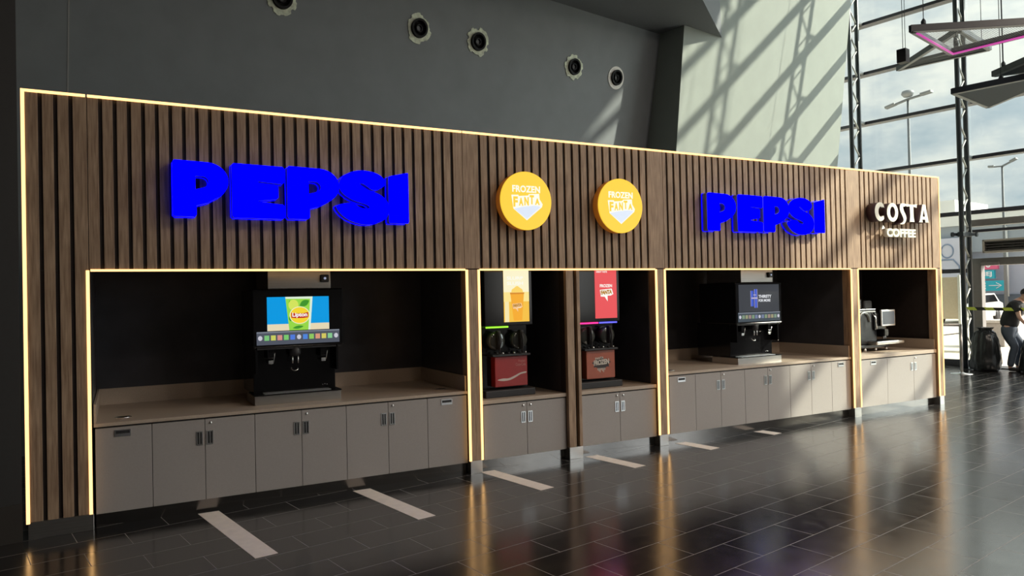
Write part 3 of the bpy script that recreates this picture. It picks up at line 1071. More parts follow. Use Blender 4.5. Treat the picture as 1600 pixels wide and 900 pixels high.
        part(t, 'image_can_lines', emis('display_lilac', (0.55, 0.5, 0.7), .8), lambda b: (b.box(X(1.935), X(1.94), Y(yb - .0055), Y(yb - .0045), 1.56, 1.76), b.box(X(1.95), X(2.06), Y(yb - .0055), Y(yb - .0045), 1.655, 1.675), b.box(X(2.0), X(2.005), Y(yb - .0055), Y(yb - .0045), 1.54, 1.78), b.box(X(2.05), X(2.055), Y(yb - .0055), Y(yb - .0045), 1.54, 1.78), b.box(X(1.985), X(2.03), Y(yb - .0055), Y(yb - .0045), 1.70, 1.712)), s)
        bar_s = .22
        bcol = (0.20, 0.28, 0.36)
    br = bx('button_bar', emis('bar_' + screen, bcol, bar_s), 1.712, 2.462, yb - .004, yb + .002, 1.362, 1.482, 0, head)
    bx('bar_edge', emis('baredge_' + screen, (0.55, 0.62, 0.75), .35), 1.712, 2.462, yb - .005, yb - .004, 1.470, 1.482, 0, br)
    for i in range(13):
        cx = 1.742 + i * .0573
        if i in (0, 6, 12):
            part(t, 'button', emis('btn_w', (.8, .8, .9), .7), lambda b: b.solid([(X(cx + .019 * cos(q)), Y(yb - .0045), 1.425 + .022 * sin(q)) for q in [k * pi / 8 for k in range(16)]], (0, -.0015, 0)), br)
        else:
            c = BARCOL[i] if screen == 'cup' else tuple(.5 * v + .35 for v in BARCOL[i])
            k = part(t, 'button', emis('btn_%s_%d' % (screen, i), c, .75 if screen == 'cup' else .4), lambda b: b.box(X(cx - .021), X(cx + .021), Y(yb - .006), Y(yb - .004), 1.402, 1.448), br)
    # dispensers
    for lx in (1.84, 2.32):
        d = part(t, 'dispenser', BLACKGLOSS, lambda b: b.box(X(lx - .03), X(lx + .03), Y(.33), Y(.42), 1.235, 1.32, .006))
        part(t, 'lever', CHROME, lambda b: (b.box(X(lx - .018), X(lx + .022), Y(.335), Y(.345), 1.185, 1.215, .002), b.tube([(X(lx + .025), Y(.335), 1.20), (X(lx + .038), Y(.33), 1.285)], .003, 6)), d)
    n = part(t, 'nozzle', BLACKMATT, lambda b: b.lathe([(.055, 1.336), (.05, 1.26), (.03, 1.245)], (X(2.06), Y(.35), 0), 'z', 20))
    part(t, 'nozzle_tube', CHROME, lambda b: (b.tube([(X(2.035), Y(.33), 1.245), (X(2.035), Y(.33), 1.18)], .006, 8), b.tube([(X(2.085), Y(.33), 1.245), (X(2.085), Y(.33), 1.18)], .006, 8)), n)
    part(t, 'cup_ring', CHROME, lambda b: b.tube([(X(2.06 + .03 * cos(q)), Y(.37 - .02 * sin(q)), 1.13 - .02 * sin(q)) for q in [pi * k / 10 - .2 for k in range(13)]], .004, 6), n)
    for k in range(5):
        x = 2.33 + .02 * k
        part(t, 'spigot', CHROME, lambda b: b.lathe([(.0, -.006), (.004, -.006), (.005, 0)], (X(x), Y(.42), .955 + .004 * (k % 2)), 'y', 8)) if k < 3 else None
    return t


fountain(0, 0, 'cup', 'black soda fountain with a bright screen of a green iced drink, wide left bay')
fountain(5.85, -.058, 'dark', 'black soda fountain with a dark screen and white words, third bay')


# ------------------------------------------------------------------ slush machines
def slush(dx, kind, label):
    X = lambda x: x + dx
    z0 = .708
    t = Thing('slush_machine', label, 'drinks machine', (X(4.24), .55, z0), group='frozen drink machines')

    def bx(name, m, x0, x1, y0, y1, a, c, bev=.004, parent=None):
        return part(t, name, m, lambda b: b.box(X(x0), X(x1), y0, y1, a, c, bev), parent)
    bx('foot_base', BLACKMATT, 3.93, 4.52, .15, .85, z0, .782, .008)
    bx('body', BLACKGLOSS, 3.96, 4.51, .30, .95, .782, 2.02, .006)
    head = bx('upper_housing', BLACKGLOSS, 3.94, 4.51, .16, .30, 1.45, 2.10, .008)
    scol = (0.90, 0.52, 0.05) if kind == 'red' else (0.80, 0.075, 0.085)
    s0, s1 = (4.165, 4.468) if kind == 'red' else (4.172, 4.470)
    s = bx('display', emis('display_' + kind, scol, 1.0), s0, s1, .156, .161, 1.487, 2.10, 0, head)
    wh = emis('slushwhite', (1, 1, .92), .95)
    if kind == 'red':
        bx('image_top_light', emis('paleyellow', (1.0, 0.93, 0.62), .95), s0, s1, .1545, .156, 1.80, 2.10, 0, s)
        bx('image_mid_light', emis('lemon', (1.0, 0.80, 0.28), .95), s0, s1, .1545, .156, 1.70, 1.80, 0, s)
        bx('image_glow', emis('palelemon', (1.0, 0.86, 0.45), .9), s0 + .01, s0 + .06, .1545, .156, 1.487, 1.70, 0, s)
        for k, w in enumerate(('SLURP', 'SLUSH')):
            MB().add(text_mesh(w, .001, .02), fmat(X(s0 + .04), X(s1 - .07), 1.93 - k * .055, 1.965 - k * .055, .1540)).build('display_text', wh, parent=s, th=t)
        part(t, 'image_cup', emis('orange_cup', (0.95, 0.42, 0.02), .95), lambda b: b.solid([(X(a), .1540, c) for a, c in [(4.243, 1.78), (4.405, 1.78), (4.378, 1.50), (4.278, 1.50)]], (0, -.001, 0)), s)
        part(t, 'image_cup_rim', emis('deep_orange', (0.75, 0.27, 0.01), .9), lambda b: b.solid([(X(a), .1530, c) for a, c in [(4.238, 1.795), (4.410, 1.795), (4.407, 1.778), (4.241, 1.778)]], (0, -.001, 0)), s)
        part(t, 'image_froth', emis('froth', (1.0, 0.68, 0.13), .95), lambda b: b.solid([(X(4.324 + .07 * cos(q)), .1530, 1.797 + .06 * sin(q) * (1 + .12 * sin(5 * q))) for q in [k * pi / 14 for k in range(15)]], (0, -.001, 0)), s)
        lx, lz, sc = 4.322, 1.655, .33
    else:
        MB().add(text_mesh('FROZEN', .001, .03), fmat(X(4.238), X(4.405), 1.835, 1.870, .1540)).build('display_text', wh, parent=s, th=t)
        MB().add(text_mesh('GREAT TASTE', .001, .02), fmat(X(4.19), X(4.34), 2.0, 2.02, .1540)).build('display_text', wh, parent=s, th=t)
        lx, lz, sc = 4.325, 1.775, .50
    sh = [(-.175, .055), (.15, .078), (.19, -.03), (.12, -.06), (.03, -.06), (.03, -.17), (-.05, -.08), (-.155, -.075)]
    MB().add(glyph_mesh([[(a * sc, c * sc * 1.15) for a, c in sh]], .001), Matrix(((1, 0, 0, X(lx)), (0, 0, -1, .1535), (0, 1, 0, lz), (0, 0, 0, 1)))).build('logo_shield', wh, parent=s, th=t)
    MB().add(text_mesh('FANTA', .001, .06, .9), fmat(X(lx - .155 * sc), X(lx + .155 * sc), lz - .05 * sc, lz + .05 * sc, .1525, 0, .01)).build('logo_letters', emis('logo_dark', (.45, .05, .04) if kind != 'red' else (.75, .35, .02), .6), parent=s, th=t)
    # glowing barrels under the housing
    if kind == 'red':
        cols = [((0.30, 0.85, 0.03), 1.6, 3.97, 4.23), ((0.02, 0.02, 0.02), 0, 4.25, 4.49)]
    else:
        cols = [((1.0, 0.02, 0.22), 2.2, 3.97, 4.23), ((0.10, 0.10, 0.9), 1.8, 4.25, 4.49)]
    for i, (c, st, a, d) in enumerate(cols):
        br = part(t, 'barrel', mat('smoky_barrel', (.05, .055, .05), .08, coat=.6, noise=.1), lambda b: b.lathe([(.0, .20), (.085, .20), (.10, .22), (.10, .31)], (X((a + d) / 2), 0, 1.29), 'y', 28))
        if st:
            part(t, 'light_strip', emis('glow_%s_%d' % (kind, i), c, st), lambda b: b.box(X(a), X(d), .19, .205, 1.428, 1.444), head)
        part(t, 'tap', BLACKMATT, lambda b: (b.box(X((a + d) / 2 - .018), X((a + d) / 2 + .018), .15, .21, 1.20, 1.40, .006), b.tube([(X((a + d) / 2), .16, 1.40), (X((a + d) / 2), .13, 1.30), (X((a + d) / 2), .15, 1.16)], .009, 8)), br)
    bx('drip_ledge', BLACKMATT, 4.03, 4.48, .17, .30, 1.128, 1.150, .004)
    for k in range(6):
        part(t, 'ledge_knob', CHROME if k % 2 else BLACKMATT, lambda b: b.lathe([(.012, 1.15), (.012, 1.168), (.0, 1.170)], (X(4.10 + k * .068), .21, 0), 'z', 10))
    pc = mat('front_red', (.33, .020, .018), .35, noise=.05) if kind == 'red' else mat('front_orange', (.36, .085, .04), .35, noise=.12, nscale=6)
    pn = bx('front_panel', pc, 4.068, 4.458, .205, .30, .808, 1.125, .006)
    px0, px1 = X(4.068), X(4.458)
    if kind == 'red':
        wv = [(0.02, .13), (.20, .17), (.40, .165), (.62, .24), (.80, .315), (1.0, .345), (1.0, .295), (.82, .27), (.62, .17), (.42, .10), (.2, .09)]
        wv = smooth(wv, 3)
        part(t, 'wave_ribbon', mat('ribbon_white', (.62, .55, .50), .5), lambda b: b.solid([(px0 + .02 + .35 * a, .2035, .84 + .55 * c * .6) for a, c in wv], (0, .001, 0)), pn)
        gr = mat('print_pale_red', (.50, .18, .16), .5)
        MB().add(text_mesh('Frozen', .001, .02), fmat(X(4.35), X(4.43), 1.058, 1.082, .2045)).build('panel_text', gr, parent=pn, th=t)
        MB().add(text_mesh('Coca-Cola', .001, .02), fmat(X(4.315), X(4.435), 1.018, 1.050, .2045)).build('panel_text', gr, parent=pn, th=t)
    else:
        dk = mat('print_dark', (.03, .02, .02), .5)
        wt = mat('print_white', (.60, .55, .48), .5)
        part(t, 'splash_shape', dk, lambda b: b.solid([(X(4.27 + .115 * cos(q) * (1 + .12 * sin(7 * q))), .2035, .975 + .062 * sin(q) * (1 + .2 * sin(9 * q))) for q in [2 * pi * k / 48 for k in range(48)]], (0, .001, 0)), pn)
        MB().add(text_mesh('FANTA', .001, .03), fmat(X(4.185), X(4.30), 1.020, 1.045, .2025, 0, .01)).build('panel_text', wt, parent=pn, th=t)
        MB().add(text_mesh('FROZEN', .001, .05, .95), fmat(X(4.165), X(4.375), .955, 1.015, .2025, 0, .012)).build('panel_text', wt, parent=pn, th=t)
        part(t, 'drip_shapes', wt, lambda b: [b.box(X(4.215 + k * .016), X(4.223 + k * .016), .203, .2045, .90 - .012 * (k % 3), .925) for k in range(7)], pn)
    return t


slush(0, 'red', 'frozen drink machine with a red front panel and yellow screen, second bay')
slush(1.148, 'orange', 'frozen drink machine with an orange front panel and red screen, second bay')


# ------------------------------------------------------------------ coffee machine
def coffee_machine():
    z0 = .826
    t = Thing('coffee_machine', 'black coffee machine with a chrome-framed touch screen in the right bay', 'coffee machine', (10.5, .6, z0))
    DK = mat('coffee_dark', (.03, .032, .035), .3, .3, noise=.1)

    def bx(name, m, x0, x1, y0, y1, a, c, bev=.01, parent=None):
        return part(t, name, m, lambda b: b.box(x0, x1, y0, y1, a, c, bev), parent)
    for x in (10.13, 10.31, 10.55, 10.80):
        part(t, 'foot', CHROME, lambda b: b.lathe([(.022, 0), (.018, .05)], (x, .44, z0), 'z', 12))
    bx('chassis', DK, 10.08, 10.86, .42, .95, z0 + .05, .92, .01)
    body = bx('body', DK, 10.10, 10.62, .45, .95, .92, 1.43, .025)
    part(t, 'body_arch', mat('arch_grey', (.20, .21, .21), .3, .6), lambda b: b.tube([(10.31 + .125 * cos(q), .445, 1.26 + .14 * sin(q)) for q in [pi * k / 14 for k in range(15)]], .022, 8), body)
    bx('brew_head', BLACKGLOSS, 10.52, 10.80, .42, .80, 1.13, 1.40, .015)
    scr = bx('screen_frame', CHROME, 10.625, 10.945, .375, .41, 1.19, 1.435, .010)
    bx('screen', emis('coffee_screen', (.22, .25, .27), .55, rough=.15), 10.650, 10.920, .371, .376, 1.215, 1.41, 0, scr)
    bx('spout', BLACKGLOSS, 10.66, 10.76, .36, .50, 1.04, 1.15, .012)
    part(t, 'spout_nozzle', CHROME, lambda b: (b.lathe([(.010, 1.0), (.012, 1.05)], (10.69, .40, 0), 'z', 10), b.lathe([(.010, 1.0), (.012, 1.05)], (10.73, .40, 0), 'z', 10)))
    part(t, 'steam_wand', CHROME, lambda b: b.tube([(10.46, .43, 1.40), (10.46, .36, 1.33), (10.47, .35, 1.16)], .008, 8))
    tr = bx('drip_tray', STEEL, 10.40, 11.04, .30, .62, .925, .975, .012)
    bx('tray_grate', DK, 10.44, 11.0, .32, .60, .972, .978, .002, tr)
    bx('bean_hopper', mat('smoky_hopper', (.03, .032, .035), .1), 10.16, 10.36, .5, .8, 1.43, 1.62, .03)
    bx('hopper_lid', BLACKMATT, 10.40, 10.60, .5, .8, 1.43, 1.58, .03)
    bx('cup_rail', CHROME, 10.12, 10.60, .455, .465, 1.44, 1.452, .002)
    return t


coffee_machine()


# ------------------------------------------------------------------ pale strips set in the floor
def floor_strips():
    U0 = [1.168, 2.4596, 3.735, 4.979, 6.2204, 7.47]
    labs = ['pale stone strip set in the black floor, longest and leftmost of the row',
            'pale stone strip in the floor in front of the first soda fountain, second from the left',
            'pale stone strip in the floor below the red slush machine',
            'pale stone strip in the floor just right of the slatted middle post',
            'pale stone strip in the floor starting at the left end of the third bay',
            'shortest pale stone strip, rightmost in the black floor']
    for i, u in enumerate(U0):
        v0 = -u * tan(PHI) + .03 / cos(PHI)
        v1 = -(u + .159) * tan(PHI) + .03 / cos(PHI)
        ve = -1.565
        b = MB()
        b.solid([(u, ve, .0005), (u + .159, ve, .0005), (u + .159, v1, .0005), (u, v0, .0005)], (0, 0, .0015))
        o = b.build('floor_strip', CREAM, base=(u + .08, ve, .0005), grid=True)
        tag(o, labs[i], 'floor strip', 'pale stone strips in the floor')


floor_strips()


# ------------------------------------------------------------------ hanging triangular frames
def tri_frame(P, z, label, mode, cables, w=.11, depth=.10):
    c = [sum(p[0] for p in P) / 3, sum(p[1] for p in P) / 3]
    t = Thing('triangle_frame', label, 'hanging fixture', (c[0], c[1], z), True, 'hanging triangular frames')
    DKF = mat('dark_frame_rail', (0.022, 0.028, 0.038), .45, noise=.06)
    for i in range(3):
        a, d = P[i], P[(i + 1) % 3]
        part(t, 'frame_rail', DKF, lambda b: b.bar((a[0], a[1], z + depth / 2), (d[0], d[1], z + depth / 2), .05, depth, .004))
    ins = [(p[0] + (c[0] - p[0]) * .03, p[1] + (c[1] - p[1]) * .03) for p in P]
    part(t, 'frame_lip', mat('pale_frame_lip', (.26, .27, .27), .5, noise=.05), lambda b: [b.bar((ins[i][0], ins[i][1], z - .004), (ins[(i + 1) % 3][0], ins[(i + 1) % 3][1], z - .004), .07, .008) for i in range(3)])
    if mode == 'pink' or mode == 'mesh':
        part(t, 'mesh_infill', MESH, lambda b: b.solid([(p[0], p[1], z + .01) for p in P], (0, 0, .002)))
    else:
        part(t, 'panel', mat('dark_acoustic_panel', (.035, .048, .060), .8, noise=.08), lambda b: b.solid([(p[0], p[1], z) for p in P], (0, 0, .03)))
    if mode == 'pink':
        I2 = [(p[0] + (c[0] - p[0]) * .09, p[1] + (c[1] - p[1]) * .09) for p in P]
        pk = emis('pink_led', (0.80, 0.10, 0.50), .75)
        for i in (0, 1):
            part(t, 'pink_tube', pk, lambda b: b.tube([(I2[i][0], I2[i][1], z - .01), (I2[i + 1][0], I2[i + 1][1], z - .01)], .016, 8))
    for (u, v) in cables:
        part(t, 'cable', FRAME, lambda b: (b.tube([(u, v, z + depth), (u, v, 13.4)], .006, 6), b.lathe([(.035, 0), (.035, .08), (.01, .12)], (u, v, z + depth), 'z', 10)))
    return t


tri_frame([(10.72, -1.91), (12.38, -1.82), (12.41, -3.6)], 5.5, 'large hanging triangular frame outlined by pink light, topmost of the hanging frames', 'pink',
          [(10.95, -2.0), (12.25, -1.95), (12.3, -3.3)])
tri_frame([(15.55, .40), (15.7, -1.30), (14.0, -1.38)], 6.36, 'open triangular mesh frame hanging behind the pink-lit one', 'mesh', [(15.5, .2), (15.55, -1.2), (14.2, -1.35)])
tri_frame([(13.85, -1.28), (15.6, -1.25), (13.95, -3.2)], 5.22, 'solid dark triangular panel hanging lowest, pointing down at the glass front', 'solid', [(14.15, -1.95), (14.9, -1.75)])
tri_frame([(14.372, -1.755), (13.2, -3.4), (15.2, -3.3)], 5.50, 'dark triangular panel hanging just above the lowest one, cut by the right edge', 'solid', [(14.3, -1.95), (13.4, -3.2)])

t = Thing('hanging_speaker', 'small black box speaker hanging on a cable left of the triangular frames', 'speaker', (11.25, -1.57, 5.23), True)
part(t, 'speaker_box', BLACKMATT, lambda b: b.box(11.18, 11.32, -1.64, -1.50, 5.23, 5.44, .008))
part(t, 'cable', FRAME, lambda b: b.tube([(11.25, -1.57, 5.44), (11.25, -1.57, 13.4)], .005, 6))
b = MB()
b.box(16.0, 16.5, -.75, -.55, 6.0, 6.10, .01)
# ------------------------------------------------------------------ air curtain above the door
b.bm.free()
t = Thing('air_curtain', 'long grey air heater mounted above the glass door', 'air curtain', (GU - .2, -1.6, 2.45), True)
part(t, 'casing', mat('beige_casing', (.40, .38, .33), .5), lambda b: (b.box(GU - .34, GU - .08, -2.6, -.62, 2.46, 2.50, .004), b.box(GU - .34, GU - .08, -2.6, -.62, 2.70, 2.74, .004), b.box(GU - .34, GU - .08, -.66, -.62, 2.46, 2.74, .004), b.box(GU - .14, GU - .08, -2.6, -.62, 2.46, 2.74)))
part(t, 'louvre', mat('dark_louvre', (.09, .085, .08), .5), lambda b: [b.box(GU - .33, GU - .15, -2.58, -.67, 2.515 + k * .055, 2.53 + k * .055) for k in range(4)])


# ------------------------------------------------------------------ hazard tape, barrier, bag
def tape():
    t = Thing('hazard_tape', 'striped green-yellow and black hazard tape stretched across the doorway', 'tape', (16.55, -1.5, 1.27), True)
    gy = mat('tape_yellow_green', (.50, .62, .08), .4, noise=.1)
    bk = mat('tape_black', (.02, .02, .02), .4)
    n = 26
    L = -4.3
    for i, (m, nm) in enumerate(((gy, 'bright_stripes'), (bk, 'black_stripes'))):
        def fn(b):
            for k in range(i, n, 2):
                v0 = -.42 + (L / n) * k
                v1 = -.42 + (L / n) * (k + 1)
                sag = lambda v: -.03 * sin(pi * (v + .42) / L)
                s = .05
                b.solid([(16.55, v0 - s, 1.26 + sag(v0)), (16.55, v1 - s, 1.26 + sag(v1)), (16.55, v1, 1.325 + sag(v1)), (16.55, v0, 1.325 + sag(v0))], (.002, 0, 0))
        part(t, nm, m, fn)


tape()

t = Thing('barrier_rail', 'stainless barrier rail with a round foot beside the right end of the kiosk', 'barrier', (15.7, -.6, 0), True)
RS = mat('rail_steel', (.42, .39, .36), .3, .9, noise=.05)
part(t, 'rail', RS, lambda b: b.tube([(15.7, -.62, .98), (15.7, 1.1, .98)], .028, 12))
part(t, 'lower_rail', RS, lambda b: b.tube([(15.7, -.62, .82), (15.7, 1.1, .55)], .012, 8))
for v in (-.62, 1.1):
    part(t, 'upright', RS, lambda b: b.tube([(15.7, v, 0), (15.7, v, 1.0)], .030, 12))
    part(t, 'foot_disc', CHROME, lambda b: b.lathe([(.20, 0), (.20, .006), (.05, .02), (.035, .04)], (15.7, v, 0), 'z', 28))


def crumple(b, amp, sc, seed):
    from mathutils import noise
    b.bm.normal_update()
    for vt in b.bm.verts:
        p = vt.co * sc + Vector((seed, seed, 0))
        d = noise.noise(p) * .6 + (0.5 - abs(noise.noise(p * 2.3))) * .5 + noise.noise(p * 5) * .2
        if vt.co.z > .02:
            vt.co += vt.normal * amp * d


def bag(u, v, h, r, label, seed, tied=True):
    rnd = random.Random(seed)
    ph = [rnd.uniform(0, 6) for _ in range(6)]
    key = [(r * .80, 0), (r * .98, .05), (r * 1.03, .18 * h), (r * 1.0, .38 * h), (r * .93, .58 * h), (r * .84, .76 * h), (r * .72, .88 * h), (r * .58, .93 * h), (r * .40, .95 * h), (r * .20, h * .96), (.0, h * .95)]
    prof = []
    for q in range(len(key) - 1):
        for w in range(3):
            f = w / 3
            prof.append((key[q][0] * (1 - f) + key[q + 1][0] * f, key[q][1] * (1 - f) + key[q + 1][1] * f))
    prof.append(key[-1])
    t = Thing('rubbish_bag', label, 'bag', (u, v, 0), True, 'black rubbish bags')

    def wob(a, i):
        i = i / 3
        top = max(0, i - 3) / 7
        return (1 + .055 * sin(2 * a + ph[0] + i * .25) + .035 * sin(5 * a + ph[1] + i * .5) + (.012 + .05 * top) * sin(11 * a + ph[2] + i * .35)
                + (.008 + .03 * top) * sin(19 * a + ph[5] - i * .3) + .025 * sin(i * 1.9 + 3 * a))
    part(t, 'sack', BAG, lambda b: (b.lathe(prof, (u, v, 0), 'z', 96, wob), crumple(b, .045, 5.0, seed)) and None)
    part(t, 'gathered_top', BAG, lambda b: b.lathe([(r * .50, .90 * h), (r * .36, .955 * h), (r * .42, .99 * h), (r * .50, 1.02 * h), (r * .34, .99 * h), (r * .15, .96 * h)], (u, v, 0), 'z', 56, lambda a, i: 1 + .20 * sin(3 * a + ph[3]) + .12 * sin(7 * a + ph[4]) + .08 * sin(13 * a)))
    return t


bag(16.62, -.74, .88, .27, 'full black rubbish bag standing at the foot of the lattice column', 2)
bag(16.75, -1.62, .80, .27, 'black rubbish bag being held by the bending person at the right edge', 5)


# ------------------------------------------------------------------ person bending over the second bag
def skin_body(name, nodes, edges, mtl, th, parent, sub=2, root=0):
    """nodes: list of (co, radius) in the grid frame"""
    me = bpy.data.meshes.new(name)
    me.from_pydata([Vector(c) - th.base for c, r in nodes], edges, [])
    o = bpy.data.objects.new(name, me)
    COL.objects.link(o)
    md = o.modifiers.new('skin', 'SKIN')
    md.use_smooth_shade = True
    lay = me.skin_vertices[0] if me.skin_vertices else None
    if lay is None:
        bm = bmesh.new()
        bm.from_mesh(me)
        bm.verts.layers.skin.verify()
        bm.to_mesh(me)
        bm.free()
        lay = me.skin_vertices[0]
    for i, (c, r) in enumerate(nodes):
        lay.data[i].radius = r if isinstance(r, tuple) else (r, r)
        lay.data[i].use_root = (i == root)
    ss = o.modifiers.new('sub', 'SUBSURF')
    ss.levels = sub
    ss.render_levels = sub
    dg = bpy.context.evaluated_depsgraph_get()
    m2 = bpy.data.meshes.new_from_object(o.evaluated_get(dg))
    bpy.data.objects.remove(o)
    m2.materials.clear()
    m2.materials.append(mtl)
    for p in m2.polygons:
        p.use_smooth = True
    n = bpy.data.objects.new(name, m2)
    COL.objects.link(n)
    n.parent = parent or th.o
    return n


def person():
    u0, v0 = 16.85, -1.20
    t = Thing('person', 'person in black t-shirt and dark cap bending over a black bag by the glass door', 'person', (u0, v0, 0), True)
    # local: f = forward (towards -v), s = sideways (u)
    P = lambda f, s, z: (u0 + s, v0 - f, z)
    N = []
    E = []

    def n(f, s, z, r, p=None):
        N.append((P(f, s, z), r))
        if p is not None:
            E.append((p, len(N) - 1))
        return len(N) - 1
    pel = n(-.11, 0, .93, (.10, .115))
    wai = n(-.07, 0, 1.10, (.095, .115), pel)
    che = n(.02, 0, 1.27, (.11, .15), wai)
    sho = n(.09, 0, 1.40, (.105, .14), che)
    nec = n(.155, 0, 1.475, .055, sho)
    hd0 = n(.215, 0, 1.515, .080, nec)
    hd1 = n(.245, 0, 1.58, .100, hd0)
    hd2 = n(.235, 0, 1.645, .082, hd1)
    nose = n(.345, 0, 1.535, .018, hd0)
    ears = [n(.225, .10 * s, 1.565, .018, hd1) for s in (-1, 1)]
    hands = []
    for s in (-1, 1):
        hip = n(-.09, .10 * s, .80, .070, pel)
        k = n((.04 if s < 0 else .12), .12 * s, .50, .050, hip)
        cf = n((-.01 if s < 0 else .05), .12 * s, .34, .058, k)
        a = n((-.06 if s < 0 else -.0), .12 * s, .09, .038, cf)
        hl = n((-.06 if s < 0 else 0), .12 * s, .04, .036, a)
        n((.10 if s < 0 else .16), .13 * s, .03, .028, hl)
        sh = n(.10, .19 * s, 1.38, .062, sho)
        el = n(.16, .23 * s, 1.11, .042, sh)
        wr = n(.31, .15 * s, .90, .029, el)
        pa = n(.345, .14 * s, .855, .034, wr)
        hands.append((pa, s))
    for pa, s in hands:
        for j in range(4):
            off = (j - 1.5) * .020
            b0 = n(.365 + .004 * j, .14 * s + off, .825, .011, pa)
            b1 = n(.372, .14 * s + off, .795 + .004 * abs(j - 1), .009, b0)
            n(.360, .14 * s + off, .775 + .005 * abs(j - 1), .008, b1)
        th0 = n(.325, .14 * s - .035 * s, .83, .011, pa)
        n(.335, .14 * s - .045 * s, .80, .009, th0)
    body = skin_body('body', N, E, SKIN, t, None, 2, pel)
    # eyes, mouth
    hd = P(.385, 0, 1.55)
    # clothing, a little larger than the body
    N2 = []
    E2 = []

    def m(f, s, z, r, p=None):
        N2.append((P(f, s, z), r))
        if p is not None:
            E2.append((p, len(N2) - 1))
        return len(N2) - 1
    a = m(-.11, 0, .85, (.180, .205))
    w = m(-.07, 0, 1.10, (.150, .180), a)
    c = m(.02, 0, 1.27, (.152, .19), w)
    s_ = m(.09, 0, 1.40, (.122, .16), c)
    m(.150, 0, 1.475, .078, s_)
    for s in (-1, 1):
        q = m(.10, .20 * s, 1.375, .080, s_)
        m(.125, .225 * s, 1.20, .066, q)
    skin_body('t_shirt', N2, E2, TEE, t, body, 2, 0)
    N2.clear()
    E2.clear()
    a0 = m(-.10, 0, .98, (.145, .172))
    a = m(-.11, 0, .86, (.165, .195), a0)
    for s in (-1, 1):
        h = m(-.08, .10 * s, .72, .118, a)
        k = m((.04 if s < 0 else .12), .12 * s, .50, .083, h)
        f = m((-.01 if s < 0 else .05), .12 * s, .34, .078, k)
        m((-.06 if s < 0 else -.0), .12 * s, .08, .066, f)
    skin_body('jeans', N2, E2, JEANS, t, body, 2, 0)
    for s in (-1, 1):
        N2.clear()
        E2.clear()
        x = (-.06 if s < 0 else 0)
        a = m(x - .04, .12 * s, .045, .045)
        b_ = m(x + .05, .125 * s, .045, .046, a)
        c_ = m(x + .15, .13 * s, .036, .038, b_)
        m(x + .21, .13 * s, .030, .030, c_)
        skin_body('shoe', N2, E2, SHOE, t, body, 2, 0)
    hc = P(.240, 0, 1.60)
    part(t, 'cap', HAIR, lambda b: b.lathe([(.112, -.02), (.116, .0), (.112, .03), (.095, .065), (.06, .09), (0, .10)], hc, 'z', 28), body)
    part(t, 'cap_peak', HAIR, lambda b: b.solid([P(.33, -.08, 1.602), P(.40, -.065, 1.585), P(.43, 0, 1.580), P(.40, .065, 1.585), P(.33, .08, 1.602)], (0, 0, .012)), body)
    part(t, 'eyes', mat('eye_dark', (.05, .03, .02), .2), lambda b: [b.lathe([(0, -.008), (.008, -.005), (.01, 0), (0, .008)], P(.335, s * .032, 1.575), 'z', 10) for s in (-1, 1)], body)
    part(t, 'mouth', mat('lips', (.40, .16, .13), .5), lambda b: b.tube([P(.283, -.014, 1.493), P(.288, 0, 1.491), P(.283, .014, 1.493)], .006, 6), body)


person()


